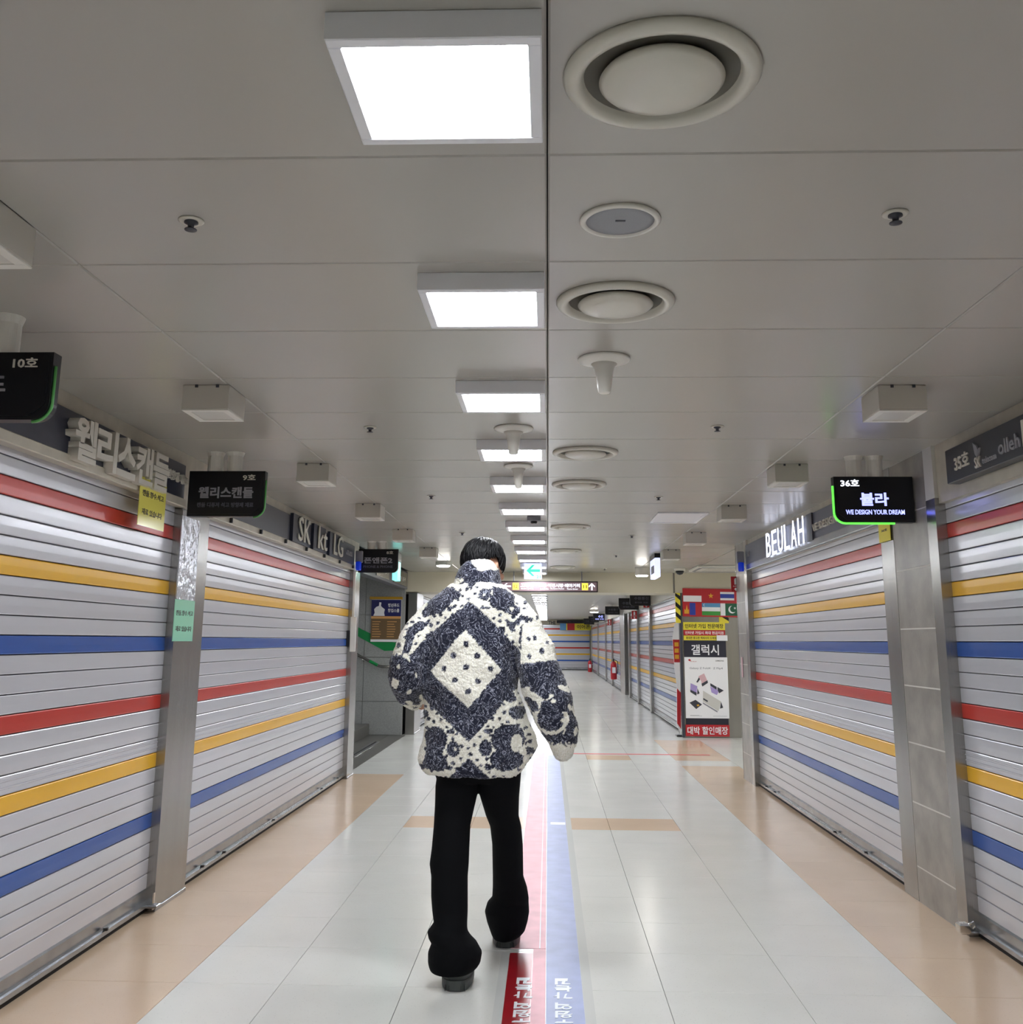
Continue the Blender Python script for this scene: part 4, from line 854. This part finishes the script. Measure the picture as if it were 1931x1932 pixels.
    fz = np.array([noise.noise((p[0] * 130, p[1] * 130, p[2] * 130)) * .0042 + noise.noise((p[0] * 14, p[1] * 14, p[2] * 9 + 4)) * .009 for p in co])
    if mode == 'jacket':   # soft folds of heavy fleece
        fz += np.array([abs(noise.noise((p[0] * 4 + 9, p[1] * 5, p[2] * 6))) * -.016 for p in co])
    co = co + nr * fz[:, None]; me.vertices.foreach_set('co', co.astype(np.float32).ravel())
    # soften the mask a little
    ca = me.color_attributes.new('print', 'FLOAT_COLOR', 'POINT'); col = np.ones((n, 4), np.float32); col[:, :3] = dark[:, None]
    ca.data.foreach_set('color', col.ravel()); me.update()
paint(je, 'jacket'); paint(ce_, 'collar')
fm = bpy.data.materials.new('printed fleece'); fm.use_nodes = True; nt = fm.node_tree; b = nt.nodes['Principled BSDF']
b.inputs['Roughness'].default_value = .95; b.inputs['Specular IOR Level'].default_value = .1; b.inputs['Sheen Weight'].default_value = .25
at_ = nt.nodes.new('ShaderNodeAttribute'); at_.attribute_name = 'print'
ge = nt.nodes.new('ShaderNodeNewGeometry')
wn = nt.nodes.new('ShaderNodeTexNoise'); wn.inputs['Scale'].default_value = 17; wn.inputs['Detail'].default_value = 3; wn.inputs['Distortion'].default_value = 2.2
nt.links.new(ge.outputs['Position'], wn.inputs['Vector'])
m1 = nt.nodes.new('ShaderNodeMath'); m1.operation = 'MULTIPLY'; m1.inputs[1].default_value = 42; nt.links.new(wn.outputs[0], m1.inputs[0])
m2 = nt.nodes.new('ShaderNodeMath'); m2.operation = 'SINE'; nt.links.new(m1.outputs[0], m2.inputs[0])
fn = nt.nodes.new('ShaderNodeTexNoise'); fn.inputs['Scale'].default_value = 210; fn.inputs['Detail'].default_value = 2; nt.links.new(ge.outputs['Position'], fn.inputs['Vector'])
m3 = nt.nodes.new('ShaderNodeMath'); m3.operation = 'MULTIPLY'; nt.links.new(m2.outputs[0], m3.inputs[0]); nt.links.new(fn.outputs[0], m3.inputs[1])
cr = nt.nodes.new('ShaderNodeValToRGB'); e = cr.color_ramp.elements
e[0].position = .45; e[0].color = lin((36, 38, 52)); e[1].position = 1.15; e[1].color = lin((160, 164, 178)); ee = cr.color_ramp.elements.new(.87); ee.color = lin((50, 53, 70)); e[2].position = 1.0
m4 = nt.nodes.new('ShaderNodeMath'); m4.operation = 'MULTIPLY_ADD'; m4.inputs[1].default_value = .5; nt.links.new(m2.outputs[0], m4.inputs[0]); m5 = nt.nodes.new('ShaderNodeMath'); m5.operation = 'MULTIPLY_ADD'; m5.inputs[1].default_value = .5; m5.inputs[2].default_value = .25; nt.links.new(fn.outputs[0], m5.inputs[0]); nt.links.new(m5.outputs[0], m4.inputs[2])
nt.links.new(m4.outputs[0], cr.inputs[0])
wc = nt.nodes.new('ShaderNodeValToRGB'); wc.color_ramp.elements[0].color = lin((226, 223, 204)); wc.color_ramp.elements[1].color = lin((246, 244, 234)); wc.color_ramp.elements[0].position = .35; wc.color_ramp.elements[1].position = .6
nt.links.new(fn.outputs[0], wc.inputs[0])
mx = nt.nodes.new('ShaderNodeMix'); mx.data_type = 'RGBA'; nt.links.new(at_.outputs['Fac'], mx.inputs[0]); nt.links.new(wc.outputs[0], mx.inputs[6]); nt.links.new(cr.outputs[0], mx.inputs[7])
nt.links.new(mx.outputs[2], b.inputs['Base Color'])
bp = nt.nodes.new('ShaderNodeBump'); bp.inputs['Distance'].default_value = .005; bp.inputs['Strength'].default_value = .9; fb = nt.nodes.new('ShaderNodeTexNoise'); fb.inputs['Scale'].default_value = 120; fb.inputs['Detail'].default_value = 4
nt.links.new(ge.outputs['Position'], fb.inputs['Vector']); nt.links.new(fb.outputs[0], bp.inputs['Height']); nt.links.new(bp.outputs[0], b.inputs['Normal'])
for me in (je, ce_): me.materials.clear(); me.materials.append(fm)
# ---- body
HC = at(914, 1072, 4.57)
RH = Matrix.Rotation(-math.radians(38), 3, 'Z') @ Matrix.Rotation(-math.radians(14), 3, 'X')
def hl(x, y, z): return HC + RH @ Vector((x, y, z))
bd = MB()
bd.ellip(HC + RH @ Vector((0, -.004, .018)), (.074, .092, .092), RH, 28, 18); bd.ellip(hl(0, .03, -.045), (.055, .062, .062), RH); bd.ellip(hl(0, .068, -.086), (.026, .022, .02), RH)
bd.tube([hl(0, .088, .01), hl(0, .100, -.018), hl(0, .104, -.03)], [.008, .011, .013], 10); bd.ellip(hl(0, .102, -.033), (.016, .011, .009), RH)
for s in (-1, 1):
    bd.ellip(hl(s * .077, -.006, -.012), (.009, .021, .032), RH @ Matrix.Rotation(s * .35, 3, 'Z')); bd.ellip(hl(s * .088, -.014, -.006), (.007, .018, .028), RH @ Matrix.Rotation(s * .5, 3, 'Z')); bd.ellip(hl(s * .04, .07, -.02), (.02, .02, .02), RH)
nb = at(905, 1112, 4.5)
bd.tube([nb, (nb + HC) / 2 + Vector((0, -.02, -.01)), hl(0, -.02, -.04)], [.062, .056, .058], 18)
bd.loft([px_ring(xl + 16, xr - 16, y, YP, bf - .04, bk - .04) for y, xl, xr, bf, bk, xf in rows if y < 1440 and y > 1105][:-1] + [px_ring(872, 938, 1106, YP, .06, .06)])
def limb(pts, k=.55, n=None):
    P = [at(*p[:3]) for p in pts]; bd.tube(P, [max(.028, p[3] * k) for p in pts], 16); return P
def hand(wr_, d, up, side, curl=1.0):
    d = d.normalized(); up = (up - d * up.dot(d)).normalized(); sd = d.cross(up).normalized() * side
    bd.ellip(wr_ + d * .045, (.040, .040, .017), Matrix((sd, d, up)).transposed(), 14, 10); bd.tube([wr_ - d * .02, wr_ + d * .03], [.026, .03], 12)
    for k, (off, L) in enumerate(((-.027, .062), (-.009, .072), (.009, .068), (.026, .054))):
        p0 = wr_ + d * .075 + sd * off; pts = [p0]; ang = .25 * curl; dd = d
        for s in range(3):
            dd = (d * math.cos(ang) + up * -math.sin(ang)); pts.append(pts[-1] + dd * L * (.42, .33, .25)[s]); ang += .55 * curl
        bd.tube(pts, [.0095, .009, .0085, .007], 8)
    p0 = wr_ + d * .025 - sd * .032; bd.tube([p0, p0 - sd * .022 + d * .022 - up * .008, p0 - sd * .024 + d * .05 - up * .022, p0 - sd * .018 + d * .068 - up * .03], [.013, .011, .010, .008], 8)
PR = limb(RA[:-1]); hand(at(1054, 1352, 4.43), Vector((.12, .03, -1)), Vector((1, -.2, 0)), 1)
PL = limb(LA[:-1]); hand(at(786, 1318, 4.64), Vector((.45, .85, -.3)), Vector((-.9, .4, 0)), -1)
LL = [(1455, 826, 905, 4.5, .09), (1482, 822, 905, 4.5, .088), (1520, 821, 896, 4.48, .085), (1556, 819, 888, 4.46, .082), (1600, 815, 886, 4.44, .08), (1629, 811, 885, 4.43, .08), (1652, 814, 883, 4.42, .08), (1691, 814, 883, 4.40, .08), (1717, 816, 883, 4.39, .08), (1740, 819, 882, 4.37, .082), (1750, 812, 882, 4.365, .086), (1757, 807, 883, 4.36, .09), (1768, 809, 890, 4.36, .10), (1778, 815, 900, 4.36, .105), (1796, 808, 910, 4.36, .11), (1814, 808, 907, 4.36, .11), (1823, 810, 901, 4.36, .108), (1829, 813, 893, 4.36, .105)]
RL = [(1455, 900, 984, 4.5, .09), (1480, 901, 982, 4.51, .088), (1502, 906, 980, 4.53, .086), (1538, 917, 979, 4.58, .083), (1558, 925, 984, 4.61, .08), (1592, 929, 987, 4.66, .08), (1652, 930, 988, 4.76, .08), (1673, 930, 995, 4.80, .082), (1692, 929, 998, 4.83, .086), (1702, 920, 998, 4.85, .09), (1719, 915, 999, 4.87, .1), (1737, 919, 996, 4.89, .105), (1754, 925, 991, 4.90, .105), (1762, 928, 984, 4.90, .1), (1767, 931, 975, 4.90, .095)]
tm = MB()
for rowsl in (LL, RL): tm.loft([px_ring(xl, xr, y, Y, d, d, ex=.95, n=32) for y, xl, xr, Y, d in rowsl])
tm.loft([px_ring(826, 979, 1474, 4.5, .085, .09), px_ring(816, 984, 1448, 4.5, .12, .13), px_ring(812, 982, 1415, 4.5, .12, .135)])
tmesh = remesh('trousers', tm, .0055, M['trouser'], 1, .5)
for rowsl in (LL, RL):
    P = []
    for y, xl, xr, Y, d in rowsl[:-3]: P.append(at((xl + xr) / 2 if y < 1700 else (rowsl[8][1] + rowsl[8][2]) / 2, y, Y))
    n = len(P); bd.tube(P, [.062 - .026 * i / n for i in range(n)], 14)
FB = [(-.365, 4.275), (-.192, 4.855)]
for x, y in FB: bd.tube([(x, y + .07, .16), (x, y + .07, .08)], [.036, .04], 12); bd.ellip((x, y + .15, .065), (.04, .12, .03))
bme = remesh('person', bd, .0055, M['skin'], 3, .5)
person = thing('person', 'person walking away in a black and cream printed fleece jacket and black flared trousers', 'person', me=bme)
link('jacket', je, person, label='navy and cream bandana print fleece jacket'); link('collar', ce_, person); link('trousers', tmesh, person)
for x, y in FB:
    s = MB(); up = MB()
    def foot(w0, w1, z, L0=0, L1=.30):
        pts = []
        for k in range(28):
            t_ = 2 * PI * k / 28; c, q_ = math.cos(t_), math.sin(t_); yy = L0 + (L1 - L0) * (.5 - .5 * math.copysign(abs(c) ** .8, c)); wv = w0 + (w1 - w0) * math.sin(min(1, max(0, (yy - L0) / (L1 - L0))) * PI * .85)
            pts.append((wv * math.copysign(abs(q_) ** .6, q_), yy, z))
        return pts
    s.loft([foot(.056, .058, .0, .004, .302)[::-1], foot(.061, .063, .006)[::-1], foot(.063, .064, .034)[::-1], foot(.060, .061, .04)[::-1]])
    up.loft([foot(.060, .060, .036, .003, .297)[::-1], foot(.059, .055, .07, .004, .292)[::-1], foot(.056, .042, .10, .008, .24)[::-1], foot(.046, .03, .13, .014, .14)[::-1], foot(.04, .02, .15, .018, .12)[::-1]])
    bo = part('boot', up, M['boot'], person, (x, y, 0), True, rz=0); part('sole', s, M['boot'], bo)
    for k in range(6): part('tread_slot', MB().box(-.040 + k * .0155, -.0375 + k * .0155, .0015, .012, .004, .024), M['black'], bo)
for s in (-1, 1):
    e_ = part('eye', MB().ellip(hl(s * .032, .082, .004), (.012, .009, .009), RH, 12, 8), M['eyew'], person, smooth=True); part('iris', MB().ellip(hl(s * .032, .0895, .003), (.005, .003, .005), RH, 10, 6), M['eyeb'], e_)
    part('eyebrow', MB().tube([hl(s * .016, .092, .026), hl(s * .034, .088, .031), hl(s * .052, .074, .026)], .0035, 6), M['hair'], person)
part('mouth', MB().ellip(hl(0, .088, -.062), (.022, .008, .006), RH, 12, 8), M['lip'], person, smooth=True)
# ---- hair
hm = MB(); hr = random.Random(5)
def scalp(az, th, k=1.0):      # az from the front, th from the crown
    c = Vector((0, -.016, .026)); return hl(*(c + Vector((.090 * k * math.sin(th) * math.sin(az), .106 * k * math.sin(th) * math.cos(az), .100 * k * math.cos(th)))))
def tmax(az):
    a = abs(((az + PI) % (2 * PI)) - PI)
    return np.interp(a, [0, .5, .9, 1.25, 1.5, 1.9, 2.4, 3.15], [1.38, 1.5, 1.85, 1.72, 1.36, 1.45, 2.05, 2.15])
rings_ = []
NA = 48
grid = [[scalp(2 * PI * i / NA, tmax(2 * PI * i / NA) * k / 14, 1.0) for i in range(NA)] for k in range(1, 15)]
inner = [[scalp(2 * PI * i / NA, tmax(2 * PI * i / NA) * k / 14, .86) for i in range(NA)] for k in range(14, 0, -1)]
hm.loft(grid + inner)
for _ in range(1500):
    az = hr.uniform(0, 2 * PI); tm_ = tmax(az) * hr.uniform(.85, 1.06); t0 = hr.uniform(.0, .75) * tm_; ln = min(tm_ - t0, hr.uniform(.35, .8)); n = 6
    k0 = hr.uniform(.99, 1.035); lift = hr.uniform(0, .045); sw = hr.uniform(-.25, .25); P = []
    for i in range(n + 1): u = i / n; P.append(scalp(az + sw * u, t0 + ln * u, k0 + lift * math.sin(u * PI * .75) * (1.4 if t0 < .6 else .6)))
    hm.tube(P, [.0016 + .0030 * math.sin(PI * (.12 + .85 * i / n)) for i in range(n + 1)], 4, False)
part('hair', hm, M['hair'], person, smooth=True)
